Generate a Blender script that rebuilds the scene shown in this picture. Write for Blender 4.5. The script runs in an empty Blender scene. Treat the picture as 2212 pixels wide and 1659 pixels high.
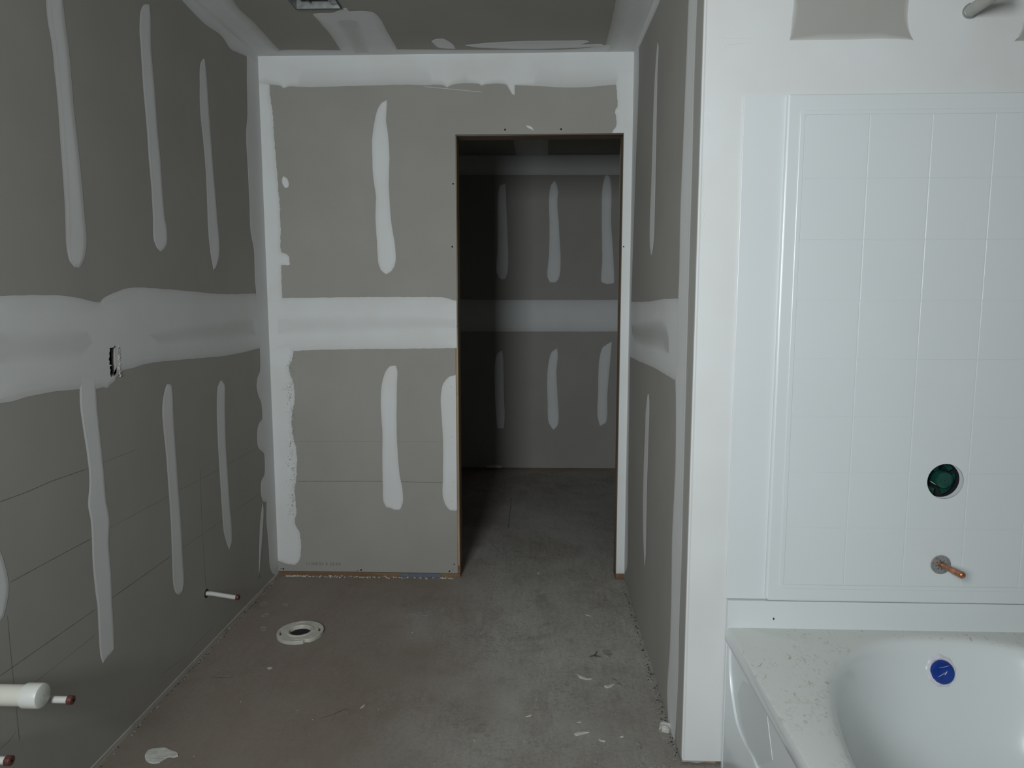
import bpy, bmesh, math, random
from mathutils import Vector, Matrix, noise
from mathutils.geometry import tessellate_polygon

random.seed(7)
SC = bpy.context.scene
COL = SC.collection

# ------------------------------------------------------------------ camera
FPX, PITCH, YAW, CAMH = 1520.77, 0.11619, 0.03572, 1.3347
IW, IH = 2212.0, 1659.0
FWD = Vector((-math.sin(YAW) * math.cos(PITCH), math.cos(YAW) * math.cos(PITCH), -math.sin(PITCH)))
RGT = Vector((math.cos(YAW), math.sin(YAW), 0))
UPV = RGT.cross(FWD)
cam = bpy.data.cameras.new('camera')
cam.sensor_fit = 'HORIZONTAL'
cam.sensor_width = 36.0
cam.lens = FPX / IW * 36.0
cam.clip_start = 0.02
camo = bpy.data.objects.new('camera', cam)
COL.objects.link(camo)
m = Matrix((RGT, UPV, -FWD)).transposed().to_4x4()
m.translation = Vector((0, 0, CAMH))
camo.matrix_world = m
SC.camera = camo

# ------------------------------------------------------------------ light and exposure
SC.view_settings.view_transform = 'Standard'
SC.view_settings.look = 'None'
SC.view_settings.gamma = 1
SC.view_settings.use_curve_mapping = False
SC.view_settings.exposure = 0.0
world = bpy.data.worlds.new('world')
SC.world = world
world.use_nodes = True
bg = world.node_tree.nodes['Background']
bg.inputs[0].default_value = (0.80, 0.90, 1.0, 1)
bg.inputs[1].default_value = 0.06

def area(name, loc, target, sx, sy, power, color, spread=180):
    l = bpy.data.lights.new(name, 'AREA')
    l.shape = 'RECTANGLE'
    l.size, l.size_y, l.energy, l.color = sx, sy, power, color
    l.spread = math.radians(spread)
    o = bpy.data.objects.new(name, l)
    COL.objects.link(o)
    o.location = loc
    o.rotation_euler = (Vector(target) - Vector(loc)).to_track_quat('-Z', 'Y').to_euler()
    return o

# daylight through the opening and the window behind the photographer
area('daylight_doorway', (-0.70, -0.62, 1.68), (0.25, 3.0, 1.2), 0.55, 0.75, 38, (0.915, 0.975, 1.0), 135)

# ------------------------------------------------------------------ main dimensions (metres)
C = 2.438          # ceiling
D = 3.28745        # wall with the doorway
XL = -1.26756      # left wall
XR = 0.42548       # face of the partition
YE = 1.91851       # wall at the drain end of the tub
YC = 5.5           # far wall of the closet
YR = -0.55          # wall behind the photographer
XA = 1.66          # far side of the tub alcove
DL, DR, DH = -0.370, 0.384, 2.084   # rough doorway

# planes: (axis, value, inward normal sign, (u axis, w axis))
PL = {
    'back': (1, D, -1, (0, 2)), 'tub': (1, YE, -1, (0, 2)), 'closet': (1, YC, -1, (0, 2)),
    'left': (0, XL, 1, (1, 2)), 'right': (0, XR, -1, (1, 2)),
    'ceil': (2, C, -1, (0, 1)), 'cceil': (2, C, -1, (0, 1)), 'floor': (2, 0.0, 1, (0, 1)),
    'apron': (0, 0.540, -1, (1, 2)), 'rear': (1, YR, 1, (0, 2)), 'alcove': (0, XA, -1, (1, 2)),
}

def on(plane, px, py):
    """point of a real plane seen at a measured image position -> (u, w) in that plane"""
    ax, v, s, (a, b) = PL[plane]
    d = FWD + RGT * ((px - IW / 2) / FPX) + UPV * ((IH / 2 - py) / FPX)
    o = Vector((0, 0, CAMH))
    p = o + d * ((v - o[ax]) / d[ax])
    return (p[a], p[b])

def pt(plane, u, w, t=0.0):
    ax, v, s, (a, b) = PL[plane]
    p = [0, 0, 0]
    p[ax] = v + s * t
    p[a] = u
    p[b] = w
    return Vector(p)

# ------------------------------------------------------------------ materials
def srgb(r, g, b):
    f = lambda c: (c / 255 / 12.92) if c / 255 <= 0.04045 else ((c / 255 + 0.055) / 1.055) ** 2.4
    return (f(r), f(g), f(b), 1)

class NT:
    def __init__(s, name, rough=0.6, metal=0.0, spec=0.5):
        s.m = bpy.data.materials.new(name)
        s.m.use_nodes = True
        s.t = s.m.node_tree
        s.b = s.t.nodes['Principled BSDF']
        s.b.inputs['Roughness'].default_value = rough
        s.b.inputs['Metallic'].default_value = metal
        s.b.inputs['Specular IOR Level'].default_value = spec
        s.co = s.t.nodes.new('ShaderNodeTexCoord').outputs['Object']
    def n(s, typ, **kw):
        q = s.t.nodes.new(typ)
        for k, v in kw.items():
            setattr(q, k, v)
        return q
    def l(s, a, b):
        s.t.links.new(a, b)
    def mapping(s, scale=(1, 1, 1), rot=(0, 0, 0)):
        q = s.n('ShaderNodeMapping')
        q.inputs['Scale'].default_value = scale
        q.inputs['Rotation'].default_value = rot
        s.l(s.co, q.inputs['Vector'])
        return q.outputs[0]
    def noise(s, scale, detail=4, rough=0.55, vec=None, dist=0.0):
        q = s.n('ShaderNodeTexNoise')
        q.inputs['Scale'].default_value = scale
        q.inputs['Detail'].default_value = detail
        q.inputs['Roughness'].default_value = rough
        q.inputs['Distortion'].default_value = dist
        s.l(vec or s.co, q.inputs['Vector'])
        return q.outputs['Fac']
    def ramp(s, fac, a, b, ca=(0, 0, 0, 1), cb=(1, 1, 1, 1)):
        q = s.n('ShaderNodeValToRGB')
        q.color_ramp.elements[0].position = a
        q.color_ramp.elements[1].position = b
        q.color_ramp.elements[0].color = ca
        q.color_ramp.elements[1].color = cb
        s.l(fac, q.inputs['Fac'])
        return q.outputs['Color']
    def mix(s, fac, a, b, mode='MIX'):
        q = s.n('ShaderNodeMix', data_type='RGBA', blend_type=mode)
        for sock, v in ((q.inputs[0], fac), (q.inputs[6], a), (q.inputs[7], b)):
            if isinstance(v, (int, float, tuple)):
                sock.default_value = v
            else:
                s.l(v, sock)
        return q.outputs[2]
    def math(s, op, a, b):
        q = s.n('ShaderNodeMath', operation=op)
        for sock, v in ((q.inputs[0], a), (q.inputs[1], b)):
            if isinstance(v, (int, float)):
                sock.default_value = v
            else:
                s.l(v, sock)
        return q.outputs[0]
    def color(s, c):
        if isinstance(c, tuple):
            s.b.inputs['Base Color'].default_value = c
        else:
            s.l(c, s.b.inputs['Base Color'])
    def bump(s, h, strength=0.2, dist=0.002):
        q = s.n('ShaderNodeBump')
        q.inputs['Strength'].default_value = strength
        q.inputs['Distance'].default_value = dist
        s.l(h, q.inputs['Height'])
        s.l(q.outputs[0], s.b.inputs['Normal'])

PAPER = (0.335, 0.325, 0.297, 1)
PAPER2 = (0.312, 0.302, 0.275, 1)
MUD = (0.67, 0.685, 0.685, 1)

def mat_paper():
    a = NT('drywall_paper', 0.85, spec=0.25)
    a.color(a.mix(a.ramp(a.noise(3.0, 5), 0.35, 0.65), PAPER, PAPER2))
    a.bump(a.noise(400, 2), 0.08, 0.0005)
    return a.m

def mat_mud():
    a = NT('joint_compound', 0.72, spec=0.25)
    at = a.n('ShaderNodeAttribute', attribute_name='coat')
    n1 = a.ramp(a.noise(5.0, 4, 0.5), 0.3, 0.7)
    mud = a.mix(n1, MUD, (0.64, 0.645, 0.63, 1))
    base = a.mix(a.ramp(a.noise(3.0, 5), 0.35, 0.65), PAPER, PAPER2)
    a.color(a.mix(at.outputs['Fac'], base, mud))
    a.bump(a.noise(60, 3), 0.12, 0.0008)
    return a.m

def mat_concrete():
    a = NT('concrete', 0.8, spec=0.3)
    big = a.noise(1.1, 6, 0.6, dist=0.6)
    mid = a.noise(5.0, 6, 0.65, vec=a.mapping((1.0, 0.45, 1), (0, 0, 0.35)))
    fine = a.noise(70, 4, 0.7)
    speck = a.noise(240, 2, 0.6)
    c = a.mix(a.ramp(big, 0.34, 0.66), (0.263, 0.231, 0.196, 1), (0.429, 0.420, 0.389, 1))
    c = a.mix(a.ramp(mid, 0.35, 0.7), c, (0.350, 0.333, 0.301, 1))
    c = a.mix(a.math('MULTIPLY', a.ramp(a.noise(2.7, 5, 0.6, dist=1.2), 0.55, 0.72), 0.55), c, (0.166, 0.137, 0.112, 1))
    swirl = a.noise(9, 8, 0.7, dist=2.5, vec=a.mapping((1, 0.3, 1), (0, 0, -0.5)))
    c = a.mix(a.math('MULTIPLY', a.ramp(swirl, 0.5, 0.68), 0.35), c, (0.525, 0.516, 0.481, 1))
    brush = a.noise(34, 5, 0.7, vec=a.mapping((1.6, 0.22, 1), (0, 0, 0.22)), dist=0.4)
    c = a.mix(a.math('MULTIPLY', a.ramp(brush, 0.46, 0.70), 0.28), c, (0.13, 0.115, 0.098, 1))
    blot = a.noise(14, 6, 0.7, dist=0.8)
    c = a.mix(a.math('MULTIPLY', a.ramp(blot, 0.52, 0.74), 0.55), c, (0.14, 0.122, 0.105, 1))
    c = a.mix(a.math('MULTIPLY', a.ramp(fine, 0.47, 0.68), 0.55), c, (0.149, 0.140, 0.126, 1))
    c = a.mix(a.math('MULTIPLY', a.ramp(speck, 0.60, 0.68), 0.6), c, (0.630, 0.612, 0.560, 1))
    pale = a.ramp(a.noise(1.9, 5, 0.6, dist=1.0, vec=a.mapping((1, .7, 1), (0, 0, .9))), 0.42, 0.66)
    c = a.mix(a.math('MULTIPLY', pale, 0.55), c, (0.44, 0.43, 0.40, 1))
    # brown stained zone on the left of the slab, darker tone towards the camera
    sep = a.n('ShaderNodeSeparateXYZ')
    a.l(a.co, sep.inputs[0])
    zx = a.math('ADD', a.math('MULTIPLY', sep.outputs['X'], -1.0), a.math('MULTIPLY', a.noise(1.6, 3, 0.5), 0.9))
    st = a.ramp(zx, 0.55, 1.65)
    c = a.mix(a.math('MULTIPLY', st, 0.72), c, (0.190, 0.140, 0.108, 1))
    zy = a.math('ADD', sep.outputs['Y'], a.math('MULTIPLY', a.noise(1.8, 4, 0.6), 1.4))
    nearz = a.ramp(a.math('MULTIPLY', zy, 0.2), 0.50, 0.66, (1, 1, 1, 1), (0, 0, 0, 1))
    c = a.mix(a.math('MULTIPLY', nearz, 0.45), c, (0.175, 0.155, 0.130, 1))
    a.color(c)
    a.bump(a.math('ADD', mid, a.math('MULTIPLY', fine, 0.3)), 0.35, 0.004)
    return a.m

def mat_wood(name, c1, c2, axis=2, sc=1.0):
    a = NT(name, 0.75, spec=0.25)
    s = [28 * sc, 28 * sc, 28 * sc]
    s[axis] = 1.6 * sc
    g = a.noise(1.0, 5, 0.6, vec=a.mapping(tuple(s)), dist=0.8)
    c = a.mix(a.ramp(g, 0.35, 0.65), c1, c2)
    dirt = a.ramp(a.noise(6, 4), 0.55, 0.7)
    c = a.mix(a.math('MULTIPLY', dirt, 0.5), c, (c1[0] * .45, c1[1] * .45, c1[2] * .5, 1))
    a.color(c)
    a.bump(g, 0.2, 0.001)
    return a.m

def mat_plain(name, c, rough=0.5, metal=0.0, var=0.12, sc=20, bump=0.0, spec=0.5):
    a = NT(name, rough, metal, spec)
    c2 = tuple(x * (1 - var) for x in c[:3]) + (1,)
    n = a.noise(sc, 4)
    a.color(a.mix(a.ramp(n, 0.35, 0.65), c, c2))
    if bump:
        a.bump(n, bump, 0.001)
    return a.m

def mat_deck():
    a = NT('tub_acrylic', 0.22, spec=0.5)
    base = (0.665, 0.70, 0.695, 1)
    # dried compound and dust lying on the flat rim only
    sep = a.n('ShaderNodeSeparateXYZ')
    a.l(a.co, sep.inputs[0])
    top = a.n('ShaderNodeMapRange')
    top.inputs['From Min'].default_value = 0.416
    top.inputs['From Max'].default_value = 0.4255
    a.l(sep.outputs['Z'], top.inputs['Value'])
    smear = a.ramp(a.noise(26, 7, 0.65, dist=1.6, vec=a.mapping((1.8, 0.8, 1), (0, 0, 0.6))), 0.585, 0.635)
    zone = a.ramp(a.noise(8.5, 4), 0.44, 0.54)
    f = a.math('MULTIPLY', a.math('MULTIPLY', smear, zone), top.outputs[0])
    patchy = a.math('MULTIPLY', a.ramp(a.noise(30, 6, 0.7, dist=2.0, vec=a.mapping((1.2, 0.9, 1), (0, 0, -0.5))), 0.52, 0.62), a.ramp(a.noise(7, 3, vec=a.mapping((1, 1, 1), (0.4, 0, 1.2))), 0.50, 0.60))
    patchy = a.math('MULTIPLY', patchy, top.outputs[0])
    dust = a.ramp(a.noise(120, 3, 0.6), 0.62, 0.7)
    f2 = a.math('MULTIPLY', a.math('MULTIPLY', dust, top.outputs[0]), 0.35)
    c = a.mix(a.math('MULTIPLY', top.outputs[0], 0.75), base, (0.60, 0.615, 0.585, 1))
    c = a.mix(a.math('MULTIPLY', f, 0.9), c, (0.40, 0.33, 0.20, 1))
    c = a.mix(a.math('MULTIPLY', patchy, 0.5), c, (0.46, 0.41, 0.31, 1))
    c = a.mix(f2, c, (0.36, 0.34, 0.30, 1))
    a.color(c)
    rr = a.n('ShaderNodeMapRange')
    rr.inputs['To Min'].default_value = 0.18
    rr.inputs['To Max'].default_value = 0.5
    a.l(top.outputs[0], rr.inputs['Value'])
    a.l(rr.outputs[0], a.b.inputs['Roughness'])
    return a.m

M = {
    'paper': mat_paper(), 'mud': mat_mud(), 'concrete': mat_concrete(), 'deck': mat_deck(),
    'acrylic': mat_plain('white_acrylic', (0.66, 0.695, 0.70, 1), 0.28, var=0.02, sc=3),
    'lumber': mat_wood('dusty_lumber', (0.27, 0.20, 0.13, 1), (0.17, 0.125, 0.085, 1), 2),
    'lumberx': mat_wood('dusty_header_lumber', (0.22, 0.165, 0.115, 1), (0.125, 0.088, 0.062, 1), 0),
    'plate': mat_wood('sill_lumber', (0.23, 0.145, 0.085, 1), (0.14, 0.085, 0.052, 1), 0),
    'platey': mat_wood('pale_sill_edge', (0.50, 0.48, 0.43, 1), (0.36, 0.32, 0.27, 1), 1),
    'stud': mat_wood('stud_lumber', (0.50, 0.38, 0.24, 1), (0.33, 0.235, 0.145, 1), 2),
    'blue': mat_plain('blue_grey_shim', (0.12, 0.145, 0.19, 1), 0.6, sc=50),
    'pvc': mat_plain('white_pvc', (0.60, 0.59, 0.52, 1), 0.35, var=0.08, sc=9),
    'pvccap': mat_plain('pvc_cap', (0.60, 0.61, 0.57, 1), 0.4, var=0.05, sc=9),
    'flange': mat_plain('flange_pvc', (0.58, 0.57, 0.49, 1), 0.45, var=0.22, sc=30),
    'pex': mat_plain('translucent_white_pex', (0.55, 0.54, 0.51, 1), 0.4, var=0.05, sc=15),
    'copper': mat_plain('aged_copper', (0.55, 0.25, 0.15, 1), 0.38, 0.85, 0.45, 60, 0.1),
    'crimp': mat_plain('copper_crimp', (0.20, 0.08, 0.07, 1), 0.4, 0.6, 0.3, 60),
    'steel': mat_plain('galvanised_steel', (0.42, 0.43, 0.42, 1), 0.45, 0.7, 0.3, 35),
    'grey': mat_plain('grey_pipe', (0.36, 0.36, 0.33, 1), 0.4, 0.1, 0.1, 30),
    'dark': mat_plain('dark_cavity', (0.012, 0.014, 0.016, 1), 0.9, var=0.3),  # near-black, painted shade for openings
    'box': mat_plain('dark_blue_box', (0.012, 0.018, 0.030, 1), 0.5, var=0.3),
    'green': mat_plain('dark_green_plastic', (0.012, 0.075, 0.055, 1), 0.25, var=0.3, sc=40),
    'ink': mat_plain('pencil', (0.135, 0.135, 0.125, 1), 0.9, var=0.4, sc=60),
    'stamp': mat_plain('stamp_ink', (0.14, 0.14, 0.13, 1), 0.9, var=0.3),
    'hole': mat_plain('screw_hole', (0.02, 0.02, 0.02, 1), 0.9),
    'bluesticker': mat_plain('blue_film', (0.006, 0.045, 0.30, 1), 0.25, var=0.35, sc=45),
    'whitering': mat_plain('white_ring', (0.66, 0.66, 0.72, 1), 0.3, var=0.10, sc=40),
    'chip': mat_plain('compound_chip', (0.58, 0.57, 0.52, 1), 0.8, var=0.25, sc=40),
    'chip2': mat_plain('thin_splatter', (0.30, 0.29, 0.26, 1), 0.8, var=0.3, sc=40),
    'dirt': mat_plain('dark_dirt', (0.05, 0.045, 0.04, 1), 0.95, var=0.5, sc=90),
    'twig': mat_plain('dark_red_brown', (0.10, 0.05, 0.04, 1), 0.7, var=0.4, sc=60),
    'tan': mat_plain('tan_wood_chip', (0.42, 0.30, 0.18, 1), 0.8, var=0.3, sc=60),
    'fanmetal': mat_plain('fan_plate', (0.10, 0.13, 0.125, 1), 0.45, 0.5, 0.3, 20),
    'film': mat_plain('clear_film', (0.60, 0.635, 0.635, 1), 0.35, var=0.03, sc=5),
    'scratch': mat_plain('light_scratch', (0.60, 0.59, 0.56, 1), 0.8),
    'glassframe': mat_plain('white_window_frame', (0.7, 0.7, 0.7, 1), 0.4),
}

# ------------------------------------------------------------------ object helpers
def link(name, me, mat, parent=None, **props):
    o = bpy.data.objects.new(name, me)
    COL.objects.link(o)
    if mat is not None and len(me.materials) == 0:
        me.materials.append(mat)
    if parent is not None:
        o.parent = parent
        o.matrix_parent_inverse = parent.matrix_world.inverted()
    for k, v in props.items():
        o[k] = v
    return o

def obj(name, bm, mat, parent=None, smooth=False, recalc=True, **props):
    if recalc:
        bmesh.ops.recalc_face_normals(bm, faces=bm.faces)
    if smooth:
        for f in bm.faces:
            f.smooth = True
    me = bpy.data.meshes.new(name)
    bm.to_mesh(me)
    bm.free()
    if smooth:
        me.set_sharp_from_angle(angle=math.radians(40))
    return link(name, me, mat, parent, **props)

def thing(name, loc, label, cat, group=None):
    o = bpy.data.objects.new(name, None)
    COL.objects.link(o)
    o.location = loc
    o.empty_display_size = 0.05
    o['label'] = label
    o['category'] = cat
    if group:
        o['group'] = group
    bpy.context.view_layer.update()
    return o

def box(bm, x0, x1, y0, y1, z0, z1):
    v = [bm.verts.new((x, y, z)) for x in (x0, x1) for y in (y0, y1) for z in (z0, z1)]
    for f in ((0, 1, 3, 2), (4, 6, 7, 5), (0, 4, 5, 1), (2, 3, 7, 6), (0, 2, 6, 4), (1, 5, 7, 3)):
        bm.faces.new([v[i] for i in f])

def boxes(name, mat, parent, *bs, **props):
    bm = bmesh.new()
    for b in bs:
        box(bm, *b)
    return obj(name, bm, mat, parent, **props)

def struct(name, mat, *bs):
    return boxes(name, mat, None, *bs, kind='structure')

def area2(p):
    return 0.5 * sum(p[i][0] * p[(i + 1) % len(p)][1] - p[(i + 1) % len(p)][0] * p[i][1] for i in range(len(p)))

def inset(p, d):
    n = len(p)
    out = []
    for i in range(n):
        ax, ay = p[i - 1]
        bx, by = p[(i + 1) % n]
        tx, ty = bx - ax, by - ay
        L = math.hypot(tx, ty) or 1
        out.append((p[i][0] - ty / L * d, p[i][1] + tx / L * d))
    return out

def catmull(P, step=0.012, closed=True):
    out = []
    n = len(P)
    for i in range(n if closed else n - 1):
        p0, p1, p2, p3 = (P[(i - 1) % n], P[i], P[(i + 1) % n], P[(i + 2) % n]) if closed else \
            (P[max(i - 1, 0)], P[i], P[i + 1], P[min(i + 2, n - 1)])
        L = math.hypot(p2[0] - p1[0], p2[1] - p1[1])
        k = max(1, min(60, int(L / step)))
        # centripetal-like damping so that long/short neighbours do not overshoot
        def tan(a, b, c):
            la = math.hypot(b[0] - a[0], b[1] - a[1]) or 1e-6
            lc = math.hypot(c[0] - b[0], c[1] - b[1]) or 1e-6
            ux, uy = (c[0] - b[0]) / lc + (b[0] - a[0]) / la, (c[1] - b[1]) / lc + (b[1] - a[1]) / la
            cosang = ((c[0] - b[0]) * (b[0] - a[0]) + (c[1] - b[1]) * (b[1] - a[1])) / (la * lc)
            g = 0.5 * L * max(0.0, cosang) ** 0.5
            return ux * g * 0.9, uy * g * 0.9
        t1, t2 = tan(p0, p1, p2), tan(p1, p2, p3)
        for j in range(k):
            s = j / k
            h1, h2, h3, h4 = 2 * s**3 - 3 * s**2 + 1, s**3 - 2 * s**2 + s, -2 * s**3 + 3 * s**2, s**3 - s**2
            out.append(tuple(h1 * p1[q] + h2 * t1[q] + h3 * p2[q] + h4 * t2[q] for q in (0, 1)))
    if not closed:
        out.append(P[-1])
    return out

def fill(bm, loops):
    """loops: outer + holes as lists of BMVerts; fills with triangles"""
    allv = [v for lp in loops for v in lp]
    tris = tessellate_polygon([[v.co.copy() for v in lp] for lp in loops])
    for t in tris:
        if len(set(t)) == 3:
            try:
                bm.faces.new([allv[i] for i in t])
            except ValueError:
                pass

def flatpos(plane, loops2):
    return [[Vector((p[0], p[1], 0)) for p in lp] for lp in loops2]

def fill2(bm, vloops, loops2):
    allv = [v for lp in vloops for v in lp]
    for t in tessellate_polygon(flatpos(None, loops2)):
        if len(set(t)) == 3:
            try:
                bm.faces.new([allv[i] for i in t])
            except ValueError:
                pass

def slab(bm, plane, outline, back, front, bevel=0.0, holes=(), hole_back=None):
    """prism standing on a plane: from offset back to offset front, optional soft edge and holes"""
    if area2(outline) < 0:
        outline = outline[::-1]
    hs = [h if area2(h) < 0 else h[::-1] for h in holes]
    n = len(outline)
    r0 = [bm.verts.new(pt(plane, *p, back)) for p in outline]
    rings = [r0]
    top2 = outline
    if bevel:
        rings.append([bm.verts.new(pt(plane, *p, front - bevel)) for p in outline])
        mid2 = inset(outline, bevel * 0.3)
        rings.append([bm.verts.new(pt(plane, *p, front - bevel * 0.3)) for p in mid2])
        top2 = inset(outline, bevel)
    rings.append([bm.verts.new(pt(plane, *p, front)) for p in top2])
    for a, b in zip(rings, rings[1:]):
        for i in range(n):
            bm.faces.new((a[i], a[(i + 1) % n], b[(i + 1) % n], b[i]))
    ht = [[bm.verts.new(pt(plane, *p, front)) for p in h] for h in hs]
    hb = [[bm.verts.new(pt(plane, *p, back)) for p in h] for h in hs]
    hm = hb if hole_back is None else [[bm.verts.new(pt(plane, *p, hole_back)) for p in h] for h in hs]
    for a, b in zip(ht, hm):
        for i in range(len(a)):
            bm.faces.new((a[i], a[(i + 1) % len(a)], b[(i + 1) % len(a)], b[i]))
    fill2(bm, [rings[-1]] + ht, [top2] + hs)
    fill2(bm, [r0] + hb, [outline] + hs)

_layer = [0.0008]
import numpy as np
def safe_rings(P, ds):
    # inset rings that never fold: each step is limited by the inscribed circle at that vertex
    A = np.array(P)
    n = len(A)
    Sm = A.copy()
    for _ in range(3):
        Sm = (np.roll(Sm, 1, 0) + Sm * 2 + np.roll(Sm, -1, 0)) / 4
    tg = np.roll(Sm, -1, 0) - np.roll(Sm, 1, 0)
    tg /= np.maximum(np.linalg.norm(tg, axis=1, keepdims=True), 1e-9)
    nr = np.stack([-tg[:, 1], tg[:, 0]], 1)
    dv = A[None, :, :] - A[:, None, :]
    dot = (dv * nr[:, None, :]).sum(2)
    sq = (dv ** 2).sum(2)
    r = np.where(dot > 1e-7, sq / (2 * np.maximum(dot, 1e-7)), 1e3)
    r = r.min(1)
    for _ in range(4):
        r = np.minimum(r, np.minimum(np.roll(r, 1), np.roll(r, -1)) + 0.004)
    out = []
    for k, d in enumerate(ds):
        dd = np.minimum(d, r * (0.4, 0.8)[k])
        dd = (np.roll(dd, 1) + dd * 2 + np.roll(dd, -1)) / 4
        dd = np.minimum(dd, r * (0.4, 0.8)[k])
        out.append([tuple(p) for p in (A + nr * dd[:, None])])
    return out

def patch(plane, name, px, parent, feather=0.014, edge=0.55, inner=1.0, t=None, ragged=0.0, holes=(),
          clamp=None, step=0.014, uv=False, wob=0.0012, soft=None, **props):
    """thin trowelled coat: outline measured on the plane, feathered towards its edge"""
    P = [tuple(p) if uv else on(plane, *p) for p in px]
    P = catmull(P, step)
    if area2(P) < 0:
        P = P[::-1]
    if soft is None:
        soft = feather * 2.2
    in1, in2 = safe_rings(P, (feather, soft))
    if ragged or wob:
        Q = inset(P, 1.0)
        R = []
        for p, q in zip(P, Q):
            nz = noise.noise(Vector((p[0] * 25, p[1] * 25, len(px)))) * wob
            nz += noise.noise(Vector((p[0] * 160, p[1] * 160, 3.3))) * ragged
            R.append((p[0] + (q[0] - p[0]) * nz, p[1] + (q[1] - p[1]) * nz))
        P = R
    def cl(p):
        if not clamp:
            return p
        a, b, c, d = clamp
        return (min(max(p[0], a), b), min(max(p[1], c), d))
    if t is None or name == 'thin_coat':
        t = _layer[0]
        _layer[0] += 0.00003
    bm = bmesh.new()
    lay = bm.verts.layers.float.new('coat')
    loops = [(P, t if (t <= 0.0006 or name == 'thin_coat') else t * 0.35, edge), (in1, t, (edge + inner) / 2 + 0.1 * (inner - edge)),
             (in2, t, inner)]
    vl = []
    for lp, h, c in loops:
        r = []
        for p in lp:
            v = bm.verts.new(pt(plane, *cl(p), h))
            v[lay] = c
            r.append(v)
        vl.append(r)
    n = len(P)
    for a, b in zip(vl, vl[1:]):
        for i in range(n):
            bm.faces.new((a[i], a[(i + 1) % n], b[(i + 1) % n], b[i]))
    hv, h2 = [], []
    for h in holes:
        if area2(h) > 0:
            h = h[::-1]
        r = []
        for p in h:
            v = bm.verts.new(pt(plane, *p, t))
            v[lay] = inner
            r.append(v)
        hv.append(r)
        h2.append(h)
    fill2(bm, [vl[-1]] + hv, [[cl(p) for p in loops[-1][0]]] + h2)
    return obj(name, bm, M['mud'], parent, recalc=False, **props)

def ribbon(plane, name, px, parent, width, mat, t=0.0003, uv=False, step=0.03, smoothc=True):
    P = [tuple(p) if uv else on(plane, *p) for p in px]
    if smoothc and len(P) > 2:
        P = catmull(P, step, closed=False)
    bm = bmesh.new()
    prev = None
    for i, p in enumerate(P):
        a, b = P[max(i - 1, 0)], P[min(i + 1, len(P) - 1)]
        tx, ty = b[0] - a[0], b[1] - a[1]
        L = math.hypot(tx, ty) or 1
        w = width * (0.5 + 0.25 * noise.noise(Vector((p[0] * 30, p[1] * 30, 1))))
        if i in (0, len(P) - 1):
            w *= 0.4
        nx, ny = -ty / L * w, tx / L * w
        r = [bm.verts.new(pt(plane, p[0] + nx, p[1] + ny, 0.00003)), bm.verts.new(pt(plane, p[0], p[1], t)),
             bm.verts.new(pt(plane, p[0] - nx, p[1] - ny, 0.00003))]
        if prev:
            bm.faces.new((prev[0], prev[1], r[1], r[0]))
            bm.faces.new((prev[1], prev[2], r[2], r[1]))
        prev = r
    return obj(name, bm, mat, parent, recalc=False)

def circle(cx, cy, r, n=32, ph=0.0):
    return [(cx + r * math.cos(ph + 2 * math.pi * i / n), cy + r * math.sin(ph + 2 * math.pi * i / n)) for i in range(n)]

def lathe(bm, prof, origin, axis, n=32, cap_start=True, cap_end=True):
    """prof: (radius, distance along axis)"""
    axis = Vector(axis).normalized()
    a = axis.orthogonal().normalized()
    b = axis.cross(a)
    rings = []
    for r, h in prof:
        rings.append([bm.verts.new(Vector(origin) + axis * h + (a * math.cos(2 * math.pi * i / n) + b * math.sin(2 * math.pi * i / n)) * r) for i in range(n)])
    for p, q in zip(rings, rings[1:]):
        for i in range(n):
            bm.faces.new((p[i], p[(i + 1) % n], q[(i + 1) % n], q[i]))
    if cap_start:
        bm.faces.new(rings[0][::-1])
    if cap_end:
        bm.faces.new(rings[-1])

def tube(bm, pts, r, n=12, caps=True):
    pts = [Vector(p) for p in pts]
    prev = None
    rings = []
    ref = None
    for i, p in enumerate(pts):
        d = (pts[min(i + 1, len(pts) - 1)] - pts[max(i - 1, 0)]).normalized()
        a = d.orthogonal().normalized() if ref is None else (ref - d * ref.dot(d)).normalized()
        ref = a
        b = d.cross(a)
        rr = r[i] if isinstance(r, (list, tuple)) else r
        rings.append([bm.verts.new(p + (a * math.cos(2 * math.pi * k / n) + b * math.sin(2 * math.pi * k / n)) * rr) for k in range(n)])
    for p, q in zip(rings, rings[1:]):
        for i in range(n):
            bm.faces.new((p[i], p[(i + 1) % n], q[(i + 1) % n], q[i]))
    if caps:
        bm.faces.new(rings[0][::-1])
        bm.faces.new(rings[-1])

# ================================================================== STRUCTURE
T = 0.0127   # sheet thickness
rect = lambda a, b, c, d: [(a, c), (b, c), (b, d), (a, d)]

# ---- floor slab (hole under the toilet flange)
FX, FY = -0.953, 2.681
bm = bmesh.new()
slab(bm, 'floor', rect(-1.6, 2.0, -2.6, 5.8), -0.12, 0.0, holes=[circle(FX, FY, 0.048, 32)])
floor = obj('floor', bm, M['concrete'], kind='structure')

# ---- ceiling
ceiling = struct('ceiling', M['lumberx'], (-1.45, 1.85, -1.6, 5.65, C + 0.2, C + 0.25))
JX = -0.655   # joint between the ceiling sheets
fan_hole = rect(-0.915, -0.742, 2.50, 2.775)
for nm, r, hs in (('drywall_sheet', rect(XL - .05, JX, -1.6, D + 0.10), [fan_hole]),
                  ('drywall_sheet', rect(JX, XA + .05, -1.6, D + 0.10), []),
                  ('drywall_sheet', rect(-1.4, 1.7, D + 0.10, YC + .1), [])):
    bm = bmesh.new()
    slab(bm, 'ceil', r, -T, 0.0, holes=hs)
    obj(nm, bm, M['paper'], ceiling)

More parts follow.
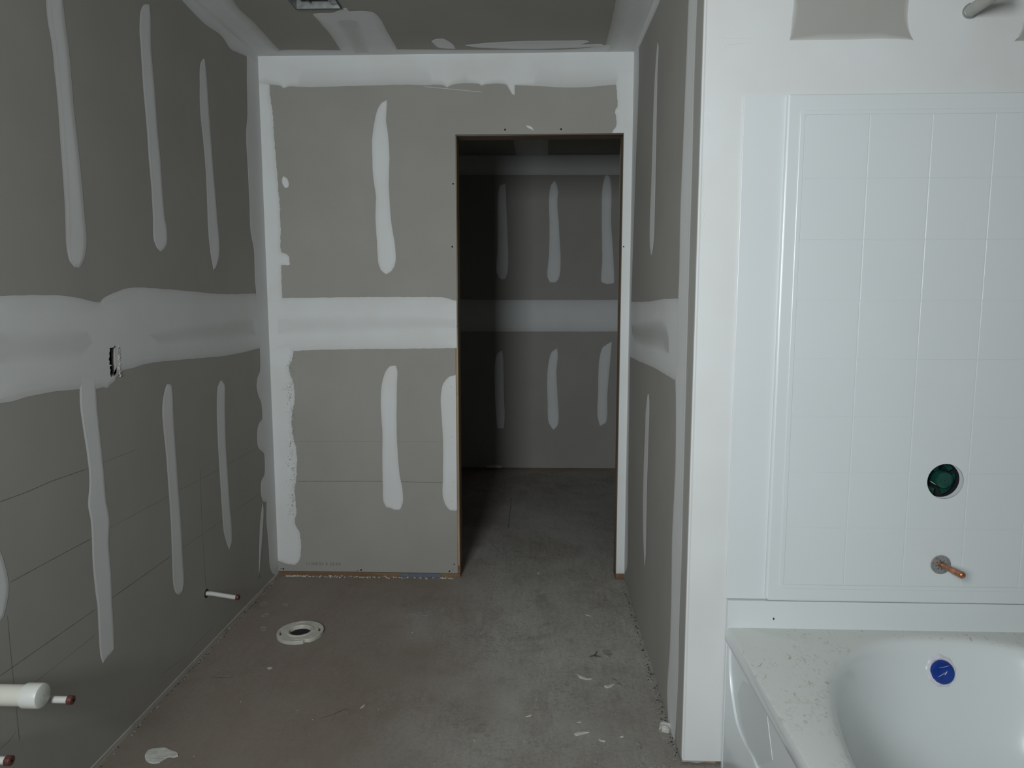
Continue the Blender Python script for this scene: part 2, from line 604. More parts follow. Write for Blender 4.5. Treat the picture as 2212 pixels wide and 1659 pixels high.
# ---- back wall with the rough doorway
wall_back = struct('wall_back', M['stud'],
                   (XL - .05, DL - 0.045, D + T, D + 0.10, 0.038, C + .1),
                   (DL - 0.045, DR + 0.045, D + T, D + 0.10, DH + 0.06, C + .1),
                   (DR + 0.045, XR + .10, D + T, D + 0.10, 0.038, C + .1))
BJ = 1.225
for r in (rect(XL - .012, DL - 0.003, BJ + .001, C), rect(DL - 0.003, DR, DH + .002, C), rect(DR, XR + .012, BJ + .001, C)):
    pass
bm = bmesh.new()
slab(bm, 'back', [(XL - .012, BJ + .001), (DL - .004, BJ + .001), (DL - .004, DH + .003), (DR + .001, DH + .003),
                  (DR + .001, BJ + .001), (XR + .012, BJ + .001), (XR + .012, C), (XL - .012, C)], -T, 0.0)
obj('drywall_sheet', bm, M['paper'], wall_back)
bm = bmesh.new()
slab(bm, 'back', rect(XL - .012, DL - .012, 0.022, BJ), -T, 0.0)
obj('drywall_sheet', bm, M['paper'], wall_back)
bm = bmesh.new()
slab(bm, 'back', rect(DR + .001, XR + .012, 0.030, BJ), -T, 0.0)
obj('drywall_sheet', bm, M['paper'], wall_back)
# closet-side sheets of the same wall
boxes('drywall_sheet', M['paper'], wall_back, (-1.35, DL - .004, D + 0.10, D + 0.112, 0.02, C),
      (DL - .004, DR + .004, D + 0.10, D + 0.112, DH + .004, C), (DR + .004, 1.65, D + 0.10, D + 0.112, 0.02, C))
boxes('sill_plate', M['plate'], wall_back, (XL, DL + 0.0, D + 0.0, D + 0.099, 0.0, 0.020))
boxes('sill_plate', M['plate'], wall_back, (DR, XR, D + 0.004, D + 0.099, 0.0, 0.036))
ux, _ = on('back', 866, 1240); ux2, _ = on('back', 952, 1240)
boxes('shim_strip', M['blue'], wall_back, (ux, ux2, D - 0.003, D + .001, 0.001, 0.019), label='blue grey strip at the foot of the wall')

door_1 = struct('door_1', M['lumberx'], (DL - 0.045, DR + 0.045, D + T, D + 0.10, DH, DH + 0.045))
door_1.name = 'door_1'
boxes('jamb_stud', M['lumber'], door_1, (DL - 0.040, DL, D + T * 0.35, D + 0.099, 0.060, DH))
boxes('plate_end', M['plate'], door_1, (DL - 0.040, DL + .001, D + T * 0.35, D + 0.099, 0.021, 0.059))
boxes('lumber_edge', M['stud'], door_1, (DL - 0.011, DL - .002, D + T * 0.05, D + T * .34, 0.060, 1.215), label='pale freshly cut lumber edge')
boxes('jamb_stud', M['lumber'], door_1, (DR, DR + 0.040, D + T * 0.9, D + 0.099, 0.037, DH))

# ---- left wall
wall_left = struct('wall_left', M['stud'], (XL - 0.10, XL - T, YR - .1, 2.036, 0.020, C + .1),
                   (XL - 0.10, XL - T, 2.092, D + 0.10, 0.020, C + .1),
                   (XL - 0.10, XL - T, 2.036, 2.092, 0.020, 1.115), (XL - 0.10, XL - T, 2.036, 2.092, 1.206, C + .1))
hb = [on('left', x, y) for x, y in ((236, 752), (246, 750), (246, 747), (249, 747), (249, 760), (250, 790), (251, 806), (243, 811), (239, 815),
                                    (237, 808), (238, 798), (236, 796), (237, 791), (241, 789), (235, 787), (236, 781), (234, 776), (236, 770), (235, 763), (237, 757))]
bm = bmesh.new()
slab(bm, 'left', rect(YR, D + .012, 0.022, 2.40 * .5), -T, 0.0)
bm.free()
bm = bmesh.new()
LJ = 1.225
slab(bm, 'left', rect(YR, D + .012, LJ + .001, C), -T, 0.0)
obj('drywall_sheet', bm, M['paper'], wall_left)
bm = bmesh.new()
slab(bm, 'left', rect(YR, D + .012, 0.016, LJ), -T, 0.0, holes=[hb])
obj('drywall_sheet', bm, M['paper'], wall_left)
boxes('sill_plate', M['platey'], wall_left, (XL - .099, XL + .004, YR, D, 0.0, 0.0155))

# ---- partition on the right, and the wall at the drain end of the tub
wall_right = struct('wall_right', M['stud'], (XR + T, XR + 0.10, YE + T, D + 0.10, 0.0, C + .1))
bm = bmesh.new()
slab(bm, 'right', rect(YE + .0005, D + .012, LJ + .001, C), -T, 0.0)
obj('drywall_sheet', bm, M['paper'], wall_right)
bm = bmesh.new()
slab(bm, 'right', rect(YE + .0005, D + .012, 0.008, LJ), -T, 0.0)
obj('drywall_sheet', bm, M['paper'], wall_right)

wall_end = struct('wall_end', M['stud'], (XR + 0.10, XA + .1, YE + T + 0.045, YE + 0.135, 0.0, C + .1))
VX, VZ, VR = 1.103, 0.853, 0.0485
bm = bmesh.new()
bl = [(XR, 0.30), (XR, C), (XA + .02, C), (XA + .02, 0.012), (0.5, 0.012), (0.470, 0.006), (0.436, 0.010), (0.429, 0.018), (XR, 0.05)]
slab(bm, 'tub', bl, -T, 0.0, holes=[circle(VX, VZ, VR + .014)])
obj('drywall_sheet', bm, M['paper'], wall_end)
# other walls of the room, beside and behind the photographer
wall_alcove = struct('wall_alcove', M['paper'], (XA, XA + .1, YR - .1, YE + .1, 0, C + .1))
wall_rear = struct('wall_rear', M['paper'], (XL - .1, XA + .1, YR - .1, YR, 2.2, C + .1), (.75, XA + .1, YR - .1, YR, 0, 2.2))
wall_closet = struct('wall_closet_back', M['stud'], (-1.4, 1.7, YC + T, YC + .1, 0, C + .1))
bm = bmesh.new()
slab(bm, 'closet', rect(-1.35, 1.65, 1.22, C), -T, 0)
obj('drywall_sheet', bm, M['paper'], wall_closet)
bm = bmesh.new()
slab(bm, 'closet', rect(-1.35, 1.65, 0.020, 1.219), -T, 0)
obj('drywall_sheet', bm, M['paper'], wall_closet)
boxes('sill_plate', M['lumberx'], wall_closet, (-1.3, 1.6, YC - .006, YC + T, 0.0, 0.019))
struct('wall_closet_left', M['paper'], (-1.4, -1.27, D + .11, YC + .1, 0, C + .1))
struct('wall_closet_right', M['paper'], (1.56, 1.7, D + .11, YC + .1, 0, C + .1))

# corner bead on the outside corner
def bead(z0, z1, w):
    bm = bmesh.new()
    k = 60
    prev = None
    for i in range(k + 1):
        z = z0 + (z1 - z0) * i / k
        j = 0.0007 * noise.noise(Vector((z * 20, 1, 0)))
        pts = [(XR - .0013, YE + .012), (XR - .0024 + j, YE + .001), (XR - .0016 + j, YE - .0022), (XR + .002, YE - .0024), (XR + w, YE - .0010)]
        r = [bm.verts.new((a, b, z)) for a, b in pts]
        if prev:
            for q in range(4):
                bm.faces.new((prev[q], prev[q + 1], r[q + 1], r[q]))
        prev = r
    return bm
bm = bead(0.02, C, 0.006)
lay = bm.verts.layers.float.new('coat')
for v in bm.verts:
    v[lay] = 1.0 if v.co.y < YE else 0.75
obj('corner_bead', bm, M['mud'], wall_end, label='white corner bead')

# ================================================================== JOINT COMPOUND
W = wall_back
S = 0.0008
# ceiling joint band
patch('back', 'joint_tape', [(540, 60), (760, 60), (1000, 60), (1200, 60), (1400, 60), (1400, 184), (1331, 183), (1270, 188), (1220, 189), (1160, 186),
      (1113, 184), (1112, 206), (1106, 203), (1100, 193), (1095, 184), (1050, 182), (1040, 185), (1035, 182), (975, 184), (966, 189), (958, 184), (920, 184), (880, 183), (760, 186),
      (650, 188), (622, 187), (613, 191), (607, 186), (600, 184), (584, 183), (520, 183)], W, feather=0.030, edge=0.55, soft=0.085)
# band in the left corner
patch('back', 'joint_tape', [(530, 170), (582, 183), (583, 205), (589, 240), (591, 280), (596, 340), (600, 390), (604, 440), (606, 490), (606, 520), (608, 545),
      (618, 549), (625, 556), (625, 573), (608, 574), (608, 600), (610, 640), (620, 700), (633, 757), (632, 775), (624, 790), (634, 830), (636, 870), (630, 900), (633, 940), (640, 970),
      (641, 1020), (637, 1060), (640, 1110), (637, 1130), (647, 1150), (647, 1210), (640, 1218), (628, 1219), (612, 1215), (600, 1211), (560, 1215), (545, 700)],
      W, feather=0.008, edge=0.72, ragged=0.004, step=0.008, soft=0.02)
# horizontal joint
patch('back', 'joint_tape', [(560, 645), (610, 644), (680, 643), (800, 642), (900, 642), (960, 643), (984, 649), (1010, 650), (1010, 752), (980, 752), (900, 753), (780, 754), (680, 756), (635, 758), (560, 762)],
      W, feather=0.020, edge=0.80, soft=0.07, ragged=0.0015, clamp=(-3, DL - .006, 0, 3))
patch('back', 'thin_coat', [(600, 690), (700, 683), (800, 682), (900, 683), (984, 690), (984, 708), (900, 712), (800, 718), (700, 722), (600, 722)],
      W, feather=0.02, edge=0.99, inner=0.86, t=0.0028, soft=0.035, clamp=(-3, DL - .008, 0, 3))
# right corner band, above and beside the doorway
patch('back', 'joint_tape', [(1331, 150), (1331, 183), (1333, 205), (1333, 232), (1328, 240), (1331, 252), (1331, 272), (1323, 285), (1322, 292), (1345, 292), (1345, 300), (1400, 300), (1400, 150)],
      W, feather=0.007, edge=0.8, ragged=0.003, step=0.008, soft=0.018, clamp=(-3, 3, DH + .004, 3))
patch('back', 'joint_tape', [(1310, 270), (1300, 1242), (1332, 1243), (1345, 1240), (1352, 1244), (1390, 1230), (1410, 270)],
      W, feather=0.008, edge=0.9, ragged=0.002, soft=0.02, clamp=(DR + .0015, 3, 0.032, DH + .004))
# fastener strips
patch('back', 'compound_strip', [(836, 216), (825, 222), (815, 238), (808, 270), (804, 300), (804, 330), (806, 380), (809, 400), (812, 420), (811, 470), (814, 520), (818, 570), (822, 582), (834, 592), (846, 585),
      (854, 568), (855, 552), (852, 520), (845, 480), (842, 440), (840, 400), (841, 330), (838, 290), (834, 260), (835, 235)], W, 0.009, 0.8)
patch('back', 'compound_strip', [(855, 790), (842, 791), (832, 805), (825, 830), (823, 880), (826, 930), (826, 990), (827, 1050), (829, 1085), (834, 1095), (846, 1098), (852, 1101), (864, 1101), (870, 1085), (870, 1062),
      (864, 1030), (859, 980), (857, 930), (857, 860), (858, 820), (858, 800)], W, 0.009, 0.8)
patch('back', 'compound_strip', [(1000, 806), (983, 811), (970, 814), (958, 828), (952, 855), (954, 900), (957, 950), (957, 1030), (957, 1075), (962, 1090), (972, 1102), (984, 1103), (1000, 1100)],
      W, 0.008, 0.8, clamp=(-3, DL - .0125, 0, 3))
patch('back', 'compound_dab', [(612, 381), (609, 388), (611, 400), (617, 407), (623, 404), (624, 397), (620, 386)], W, 0.004, 0.8, step=.005)
patch('back', 'compound_dab', [(1136, 271), (1144, 272), (1150, 276), (1153, 283), (1147, 279), (1140, 276)], W, 0.001, 0.8, step=.003, wob=0)
for px, py in ((974, 835), (976, 943), (979, 1040), (977, 1081)):
    u, w = on('back', px, py)
    patch('back', 'compound_dab', circle(u, w, .0055, 10), W, .002, 1, uv=True, t=.003, wob=0, step=.004)
ribbon('back', 'scratch', [(915, 187), (970, 192), (1042, 199)], W, 0.0022, M['scratch'])
for px, py, r in ((1091, 280, .0045), (1212, 279, .0045), (979, 397, .004), (977, 533, .004), (612, 1229, .0045), (607, 1228, .002), (780, 1231, .0045), (773, 1232, .002),
                  (971, 1234, .0045), (981, 1219, .003), (978, 1230, .002), (1347, 533, .003)):
    u, w = on('back', px, py)
    bm = bmesh.new()
    slab(bm, 'back', circle(u, w, r, 10), -.002, .0007 if px < 1300 else .0025)
    obj('screw_hole', bm, M['hole'], W)
# dry speckled edge of the corner band: bare paper showing through
rs = random.Random(3)
bm = bmesh.new()
lay = bm.verts.layers.float.new('coat')
for i in range(330):
    py = rs.uniform(765, 1118)
    ex = 634 + 5 * (py - 765) / 350 + 3 * math.sin(py * .05)
    px = ex - abs(rs.gauss(0, 7.5)) - 1
    if 895 < py < 930 and px < 622:
        continue
    u, w = on('back', px, py)
    a0, L, wd = rs.uniform(0, 3.14), rs.uniform(.0015, .0055), rs.uniform(.0007, .0016)
    ca, sa = math.cos(a0), math.sin(a0)
    q = [(L, 0), (L * .3, wd), (-L, wd * .3), (-L * .3, -wd)]
    vs = [bm.verts.new(pt('back', u + ca * x - sa * y, w + sa * x + ca * y, .0016)) for x, y in q]
    for v in vs:
        v[lay] = .12
    bm.faces.new(vs)
obj('bare_fleck', bm, M['mud'], W, recalc=False, kind='stuff')
ribbon('back', 'pencil_line', [(636, 953), (985, 954)], W, 0.0018, M['ink'])
ribbon('back', 'pencil_line', [(642, 1040), (820, 1040), (985, 1043)], W, 0.0018, M['ink'])
# inkjet stamp of the drywall sheet
fc = bpy.data.curves.new('stamp_text', 'FONT')
fc.body = '11/05/24 R 22:04'
fc.size = 0.019
fc.extrude = 0.0
fc.space_character = 1.25
fo = bpy.data.objects.new('stamp_tmp', fc)
COL.objects.link(fo)
bpy.context.view_layer.update()
me = bpy.data.meshes.new_from_object(fo.evaluated_get(bpy.context.evaluated_depsgraph_get()))
bpy.data.objects.remove(fo)
u, w = on('back', 661, 1220)
u2, _ = on('back', 736, 1220)
wd = max(v.co.x for v in me.vertices)
for v in me.vertices:
    v.co = (u + v.co.x / wd * (u2 - u), D - 0.0006, w + v.co.y)
link('printed_stamp', me, M['stamp'], W, label='small dot printed date code reading 11/05/24 R 22:04')

# ---- left wall
W = wall_left
def Ls(px, f=0.010, e=0.75, **k):
    return patch('left', 'compound_strip', px, W, f, e, **k)
Ls([(118, -60), (100, -30), (99, 0), (102, 40), (112, 100), (118, 160), (124, 220), (131, 320), (140, 450), (144, 540), (150, 565), (160, 577), (171, 578), (182, 560), (187, 520), (184, 480), (177, 400), (170, 330),
    (160, 240), (150, 120), (140, 40), (136, 0), (132, -40)], .014, .55)
Ls([(310, 10), (303, 25), (301, 60), (304, 110), (309, 190), (317, 280), (320, 330), (326, 400), (330, 470), (332, 520), (338, 535), (346, 543), (355, 537), (361, 525), (361, 500), (356, 470), (350, 400),
    (346, 340), (340, 280), (333, 180), (326, 100), (324, 20), (322, 10)])
Ls([(438, 127), (432, 140), (431, 180), (432, 240), (438, 300), (444, 370), (447, 440), (449, 490), (454, 545), (461, 583), (466, 578), (473, 555), (474, 530), (470, 480), (466, 430), (460, 360), (455, 290),
    (450, 220), (445, 150), (442, 127)])
hb2 = hb
patch('left', 'joint_tape', [(-60, 640), (0, 639), (70, 638), (140, 639), (175, 645), (200, 651), (216, 653), (222, 645), (240, 635), (275, 623), (300, 621), (360, 625), (420, 630), (460, 634), (500, 635), (553, 634),
      (575, 634), (575, 750), (561, 752), (530, 760), (490, 768), (440, 773), (370, 779), (320, 785), (290, 794), (262, 802), (252, 813), (248, 824), (240, 829), (232, 838), (222, 836), (207, 840), (170, 841), (120, 846), (60, 857), (20, 868), (0, 871), (-60, 880)],
      W, .015, .7, soft=.05, holes=[hb2])
patch('left', 'thin_coat', [(0, 715), (100, 712), (190, 716), (200, 740), (170, 775), (100, 783), (0, 790), (-40, 790), (-40, 715)], W, .03, 1.0, .80, t=.0028, soft=.07)
patch('left', 'thin_coat', [(320, 722), (400, 702), (470, 694), (545, 690), (552, 725), (500, 733), (420, 738), (340, 742)], W, .022, 1.0, .80, t=.0028, soft=.05)
Ls([(176, 812), (172, 838), (173, 880), (178, 920), (190, 1000), (193, 1040), (190, 1095), (195, 1120), (198, 1170), (200, 1220), (205, 1270), (210, 1310), (213, 1370), (217, 1420), (222, 1434), (232, 1420), (246, 1403),
    (246, 1370), (242, 1300), (240, 1240), (235, 1180), (236, 1120), (229, 1080), (224, 1020), (218, 960), (210, 880), (207, 838), (204, 812)], .008, .85)
Ls([(360, 830), (354, 850), (350, 880), (352, 920), (358, 980), (363, 1050), (368, 1120), (371, 1200), (375, 1270), (380, 1282), (386, 1285), (394, 1278), (397, 1262), (395, 1210), (390, 1120), (385, 1050), (380, 980),
    (375, 900), (373, 850), (370, 832)])
Ls([(477, 821), (470, 835), (468, 880), (470, 950), (474, 1020), (479, 1100), (483, 1150), (490, 1175), (495, 1187), (500, 1175), (500, 1130), (497, 1100), (493, 1040), (488, 960), (486, 880), (485, 830)])
Ls([(-60, 1180), (-15, 1182), (0, 1190), (10, 1220), (19, 1265), (15, 1300), (8, 1330), (0, 1342), (-20, 1350), (-60, 1350)])
Ls([(567, 1085), (562, 1130), (560, 1180), (559, 1250), (562, 1215), (567, 1150), (569, 1100)], .002, .8)
# corner band
patch('left', 'joint_tape', [(533, 110), (533, 122), (533, 180), (534, 250), (531, 290), (534, 350), (538, 430), (541, 500), (548, 540), (550, 600), (553, 634), (557, 700), (561, 752), (562, 785), (561, 803), (556, 815), (554, 835),
      (558, 855), (564, 870), (566, 905), (559, 915), (555, 935), (557, 965), (563, 973), (570, 980), (571, 1025), (564, 1040), (563, 1065), (568, 1083), (575, 1085), (575, 1120), (580, 1180), (583, 1226), (590, 1240), (625, 1240), (600, 900), (595, 500), (585, 110)],
      W, .008, .75, soft=.02, step=.01)
# ceiling line band
patch('left', 'joint_tape', [(300, -80), (335, -60), (392, 0), (415, 25), (440, 50), (480, 80), (497, 105), (510, 112), (530, 121), (560, 140), (600, 100), (520, 40), (450, -60), (430, -140)], W, .010, .6, soft=.03)
for pl in ([(-20, 1092), (0, 1084), (60, 1062), (110, 1040), (150, 1026), (190, 1012)], [(220, 1000), (292, 972)], [(22, 1258), (110, 1210), (198, 1163)], [(237, 1140), (364, 1072)], [(385, 1060), (472, 1015)],
           [(493, 1002), (557, 968)], [(-20, 1474), (0, 1460), (205, 1317)], [(240, 1293), (326, 1232), (368, 1202)], [(393, 1185), (480, 1124)], [(500, 1109), (562, 1066)], [(75, 1475), (205, 1372)],
           [(432, 1012), (436, 1120), (445, 1275)], [(16, 1330), (26, 1440), (42, 1600)], [(350, 1455), (398, 1420)], [(410, 1405), (460, 1355)], [(-20, 1636), (20, 1600), (35, 1580)]):
    ribbon('left', 'pencil_line', pl, W, 0.0018, M['ink'])

# ---- partition
W = wall_right
patch('right', 'compound_strip', [(1421, 92), (1418, 120), (1413, 200), (1410, 300), (1407, 400), (1404, 480), (1404, 530), (1407, 552), (1411, 535), (1413, 510), (1415, 450), (1417, 350), (1419, 250), (1421, 150), (1423, 100)], W, .008, .8)
patch('right', 'compound_strip', [(1400, 850), (1395, 890), (1394, 930), (1391, 1000), (1389, 1100), (1390, 1170), (1393, 1222), (1395, 1200), (1396, 1150), (1398, 1050), (1401, 950), (1403, 870), (1402, 853)], W, .008, .8)
patch('right', 'joint_tape', [(1345, 652), (1362, 652), (1405, 651), (1435, 646), (1466, 645), (1480, 645), (1480, 835), (1459, 822), (1420, 798), (1380, 780), (1361, 771), (1345, 765)], W, .015, .75, soft=.05)
patch('right', 'thin_coat', [(1365, 700), (1400, 692), (1440, 700), (1446, 730), (1446, 765), (1420, 757), (1366, 722)], W, .02, .99, .45, t=.0028, soft=.07)
patch('right', 'joint_tape', [(1345, 80), (1380, 95), (1380, 180), (1374, 350), (1369, 500), (1364, 650), (1361, 775), (1358, 1000), (1355, 1225), (1348, 1235), (1335, 1200), (1335, 600)], W, .012, .75, soft=.03)
patch('right', 'bead_coat', [(1494, -60), (1488, 0), (1484, 100), (1480, 200), (1474, 350), (1470, 450), (1467, 600), (1465, 645), (1461, 750), (1459, 822), (1460, 865), (1459, 1000), (1452, 1160), (1450, 1300), (1447, 1400), (1441, 1500), (1446, 1590),
      (1456, 1610), (1464, 1500), (1468, 1350), (1473, 1200), (1478, 1000), (1483, 820), (1489, 600), (1496, 350), (1501, 150), (1507, 0), (1509, -60)], W, .012, .62, soft=.03)
patch('right', 'bead_coat', [(1507, -60), (1500, 150), (1489, 600), (1480, 900), (1470, 1300), (1462, 1560), (1462, 1660), (1480, 1660), (1500, 1200), (1530, 300), (1540, -60)], W, .012, .3, .12, t=.0009, soft=.03,
      clamp=(YE + .001, 9, .01, 9))
patch('right', 'joint_tape', [(1340, 60), (1350, 130), (1380, 104), (1400, 62), (1427, 0), (1460, -100), (1410, -120)], W, .008, .5, soft=.02)

# ---- ceiling
W = ceiling
patch('ceil', 'joint_tape', [(380, -80), (412, 0), (500, 76), (540, 125), (620, 125), (605, 109), (580, 82), (549, 48), (513, 14), (504, 0), (455, -60)], W, .02, .35, soft=.045)
patch('ceil', 'joint_tape', [(540, 135), (600, 109), (735, 108), (800, 107), (860, 106), (1000, 107), (1100, 107), (1245, 105), (1300, 98), (1340, 90), (1420, 90), (1420, 135), (1000, 135)], W, .012, .6, soft=.03)
patch('ceil', 'joint_tape', [(676, 30), (690, 28), (720, 27), (732, 21), (748, 16), (755, 24), (785, 23), (806, 26), (820, 38), (835, 65), (855, 100), (862, 115), (742, 116), (735, 107), (712, 72), (690, 47)], W, .012, .6, soft=.04)
patch('ceil', 'thin_coat', [(728, 44), (745, 41), (772, 44), (788, 75), (797, 114), (765, 114), (748, 85)], W, .02, .99, .70, t=.0028, soft=.05)
patch('ceil', 'compound_dab', [(932, 88), (940, 84), (958, 83), (968, 88), (980, 97), (984, 105), (965, 105), (948, 103), (938, 96)], W, .012, .8)
patch('ceil', 'compound_strip', [(1005, 97), (1050, 92), (1130, 88), (1220, 87), (1268, 87), (1274, 90), (1255, 96), (1300, 95), (1306, 99), (1245, 103), (1150, 106), (1060, 104), (1020, 101)], W, .012, .8)
patch('ceil', 'joint_tape', [(1339, -60), (1330, 0), (1322, 40), (1314, 75), (1307, 99), (1300, 125), (1400, 125), (1420, 60), (1440, 0), (1480, -80)], W, .025, .3, soft=.06)

# ---- wall at the drain end
W = wall_end
patch('tub', 'skim_coat', [(XR - .02, -.05), (XR - .02, 2.6), (XA + .05, 2.6), (XA + .05, -.05)], W, .004, 1.0, uv=True, t=.0008, wob=0,
      clamp=(XR, XA, .014, C), holes=[circle(VX, VZ, VR + .014)])
patch('tub', 'bare_drywall', [(1714, -60), (1711, 0), (1707, 30), (1706, 60), (1704, 89), (1750, 91), (1830, 91), (1900, 89), (1973, 87), (1966, 70), (1963, 45), (1966, 10), (1972, -60)], W, .010, .80, .10, t=.0011, soft=.022)
patch('tub', 'bare_drywall', [(2260, 20), (2212, 35), (2205, 62), (2197, 80), (2189, 91), (2212, 92), (2260, 92)], W, .008, .80, .10, t=.0011, soft=.016)
for pl in ([(1556, 112), (1570, 98), (1600, 94), (1628, 92)], [(1550, 80), (1575, 84), (1625, 83)], [(1511, 360), (1520, 400), (1513, 440), (1524, 470)], [(1514, 490), (1527, 450), (1519, 430)], [(1525, 250), (1532, 262), (1534, 300)]):
    ribbon('tub', 'scratch', pl, W, .0012, mat_plain('faint_scratch', (.50, .52, .52, 1), .8) if 'faint_scratch' not in bpy.data.materials else bpy.data.materials['faint_scratch'], t=.0011)

# ---- closet wall
W = wall_closet
patch('closet', 'joint_tape', [(900, 300), (900, 378), (1100, 378), (1250, 378), (1450, 378), (1450, 300)], W, .02, .6)
patch('closet', 'joint_tape', [(900, 648), (1100, 648), (1300, 648), (1450, 648), (1450, 716), (1250, 716), (1100, 716), (900, 716)], W, .03, .7, soft=.08)
for s in ([(1092, 397), (1080, 400), (1076, 420), (1075, 470), (1075, 540), (1073, 590), (1078, 600), (1084, 604), (1092, 602), (1096, 590), (1096, 500), (1093, 430)],
          [(1198, 390), (1190, 400), (1186, 430), (1187, 480), (1186, 550), (1183, 600), (1188, 610), (1200, 610), (1206, 604), (1208, 500), (1204, 430), (1206, 415), (1203, 400)],
          [(1308, 378), (1302, 400), (1300, 450), (1301, 560), (1300, 610), (1312, 614), (1326, 612), (1325, 560), (1320, 480), (1320, 400), (1316, 380)],
          [(1085, 757), (1074, 763), (1069, 785), (1069, 850), (1072, 900), (1075, 925), (1088, 926), (1090, 900), (1088, 850), (1087, 780)],
          [(1204, 752), (1192, 760), (1184, 790), (1183, 870), (1186, 915), (1196, 929), (1204, 920), (1204, 850), (1202, 800), (1205, 770)],
          [(1322, 738), (1302, 750), (1295, 775), (1292, 850), (1291, 900), (1296, 920), (1308, 914), (1312, 850), (1318, 780)]):
    patch('closet', 'compound_strip', s, W, .012, .8, step=.03)
patch('closet', 'compound_dab', [(1050, 1006), (1070, 1004), (1085, 1007), (1080, 1014), (1055, 1013)], W, .004, .8, step=.01)
patch('ceil', 'joint_tape', [(1106, 280), (1108, 300), (1112, 320), (1118, 345), (1185, 345), (1184, 320), (1184, 280)], ceiling, .03, .6, step=.03)

# ================================================================== PLUMBING ON THE FLOOR AND LEFT WALL
fl = thing('toilet_flange', (FX, FY, 0), 'round white slotted toilet flange set on the concrete floor', 'flange')
PL['flange'] = (2, 0.0, 1, (0, 1))
RO = 0.092
def arc_slot(a0, a1, r0, r1, n=8):
    o = [(FX + r1 * math.cos(math.radians(a0 + (a1 - a0) * i / n)), FY + r1 * math.sin(math.radians(a0 + (a1 - a0) * i / n))) for i in range(n + 1)]
    o += [(FX + r0 * math.cos(math.radians(a1 - (a1 - a0) * i / n)), FY + r0 * math.sin(math.radians(a1 - (a1 - a0) * i / n))) for i in range(n + 1)]
    return o
slots = []
for base in (20, 110, 200, 290):
    slots.append(arc_slot(base - 20, base + 12, .0718, .0802))
    slots.append(arc_slot(base - 29, base - 24, .0700, .0790, 3))
    slots.append(arc_slot(base + 26, base + 34, .0700, .0760, 3))
bm = bmesh.new()
outer = [(x, y) for x, y in circle(FX, FY, RO, 72)]
notch = []
for x, y in outer:     # chipped spot on the near rim
    a = math.degrees(math.atan2(y - FY, x - FX))
    r = RO - (0.009 if -64 < a < -54 else 0)
    notch.append((FX + r * math.cos(math.radians(a)), FY + r * math.sin(math.radians(a))))
slab(bm, 'floor', notch, 0.0, 0.013, 0.002, holes=slots + [circle(FX, FY, .054, 48)])
obj('flange_ring', bm, M['flange'], fl)
bm = bmesh.new()
lathe(bm, [(.0475, -.11), (.0475, .0), (.056, .002), (.056, .0125), (.052, .0165), (.048, .0175), (.0445, .0165), (.0425, .012), (.0412, -.002), (.041, -.11)], (FX, FY, 0), (0, 0, 1), 48, False, False)
obj('hub', bm, M['flange'], fl, smooth=True)
bm = bmesh.new()
lathe(bm, [(.0411, -.004), (.0411, .002), (.03, .0025), (.001, .003)], (FX, FY, 0), (0, 0, 1), 32, True, False)
obj('bore_shade_disc', bm, M['dark'], fl)  # near-black disc stands in for the shade down the pipe

def stub(name, label, cat, y, z, x1, r, ringm, group=None, drop=0.0, wallring=False):
    t = thing(name, (XL, y, z), label, cat, group)
    bm = bmesh.new()
    tube(bm, [(XL - .03, y, z), (XL + .02, y, z), (x1 - .02, y, z - drop), (x1, y, z - drop)], r, 16)
    obj('pipe', bm, M['pex'], t, smooth=True)
    bm = bmesh.new()
    lathe(bm, [(r * .35, .004), (r * .75, .0045), (r * 1.25, .003), (r * 1.3, 0), (r * 1.3, -.008), (r * 1.0, -.009)], (x1, y, z - drop), (1, 0, 0), 20, False, False)
    cr = obj('crimp_ring', bm, ringm, t, smooth=True, label='dark copper ring at the pipe end')
    bm = bmesh.new()
    lathe(bm, [(r * .7, .0035), (r * .001, .0015)], (x1, y, z - drop), (1, 0, 0), 16, False, False)
    obj('end_cap', bm, M['dark'], cr)
    return t

def x_at(y, px, py):
    """x and z of the point at depth y seen at a measured position"""
    d = FWD + RGT * ((px - IW / 2) / FPX) + UPV * ((IH / 2 - py) / FPX)
    k = y / d.y
    return d.x * k, CAMH + d.z * k

(y0, z0) = on('left', 446, 1282)
xe, ze = x_at(y0, 515, 1290)
stub('supply_pipe', 'short white water pipe with dark copper end beside the toilet flange', 'pipe', y0, z0, xe, .0085, M['crimp'], 'white water supply pipes', drop=z0 - ze)
bm = bmesh.new()
lathe(bm, [(.011, .0008), (.017, .0006), (.0175, 0)], (XL, y0, z0), (1, 0, 0), 18, True, False)
o = obj('wall_opening', bm, M['hole'], bpy.data.objects['supply_pipe'])

# drain stub of the vanity
yd = 1.46
xc, zc = x_at(yd, 93, 1503)
t = thing('drain_pipe', (XL, yd, zc), 'thick white capped drain pipe sticking out of left wall', 'pipe')
bm = bmesh.new()
tube(bm, [(XL - .04, yd, zc), (xc - .02, yd, zc)], .0235, 28)
obj('pipe', bm, M['pvc'], t, smooth=True)
bm = bmesh.new()
lathe(bm, [(.0235, -.040), (.027, -.039), (.0275, -.036), (.0275, -.004), (.026, -.001), (.022, .0005), (.001, .001)], (xc, yd, zc), (1, 0, 0), 32, False, False)
obj('cap', bm, M['pvccap'], t, smooth=True, label='smooth white end cap')

ya = 1.50
xa, za = x_at(ya, 155, 1512)
stub('supply_pipe', 'small water pipe ending just right of the capped drain', 'pipe', ya, za, xa, .008, M['crimp'], 'white water supply pipes')
yb = 1.33
xb, zb = x_at(yb, 22, 1643)
stub('supply_pipe', 'lowest water pipe at the bottom left corner of the view', 'pipe', yb, zb, xb, .008, M['crimp'], 'white water supply pipes')

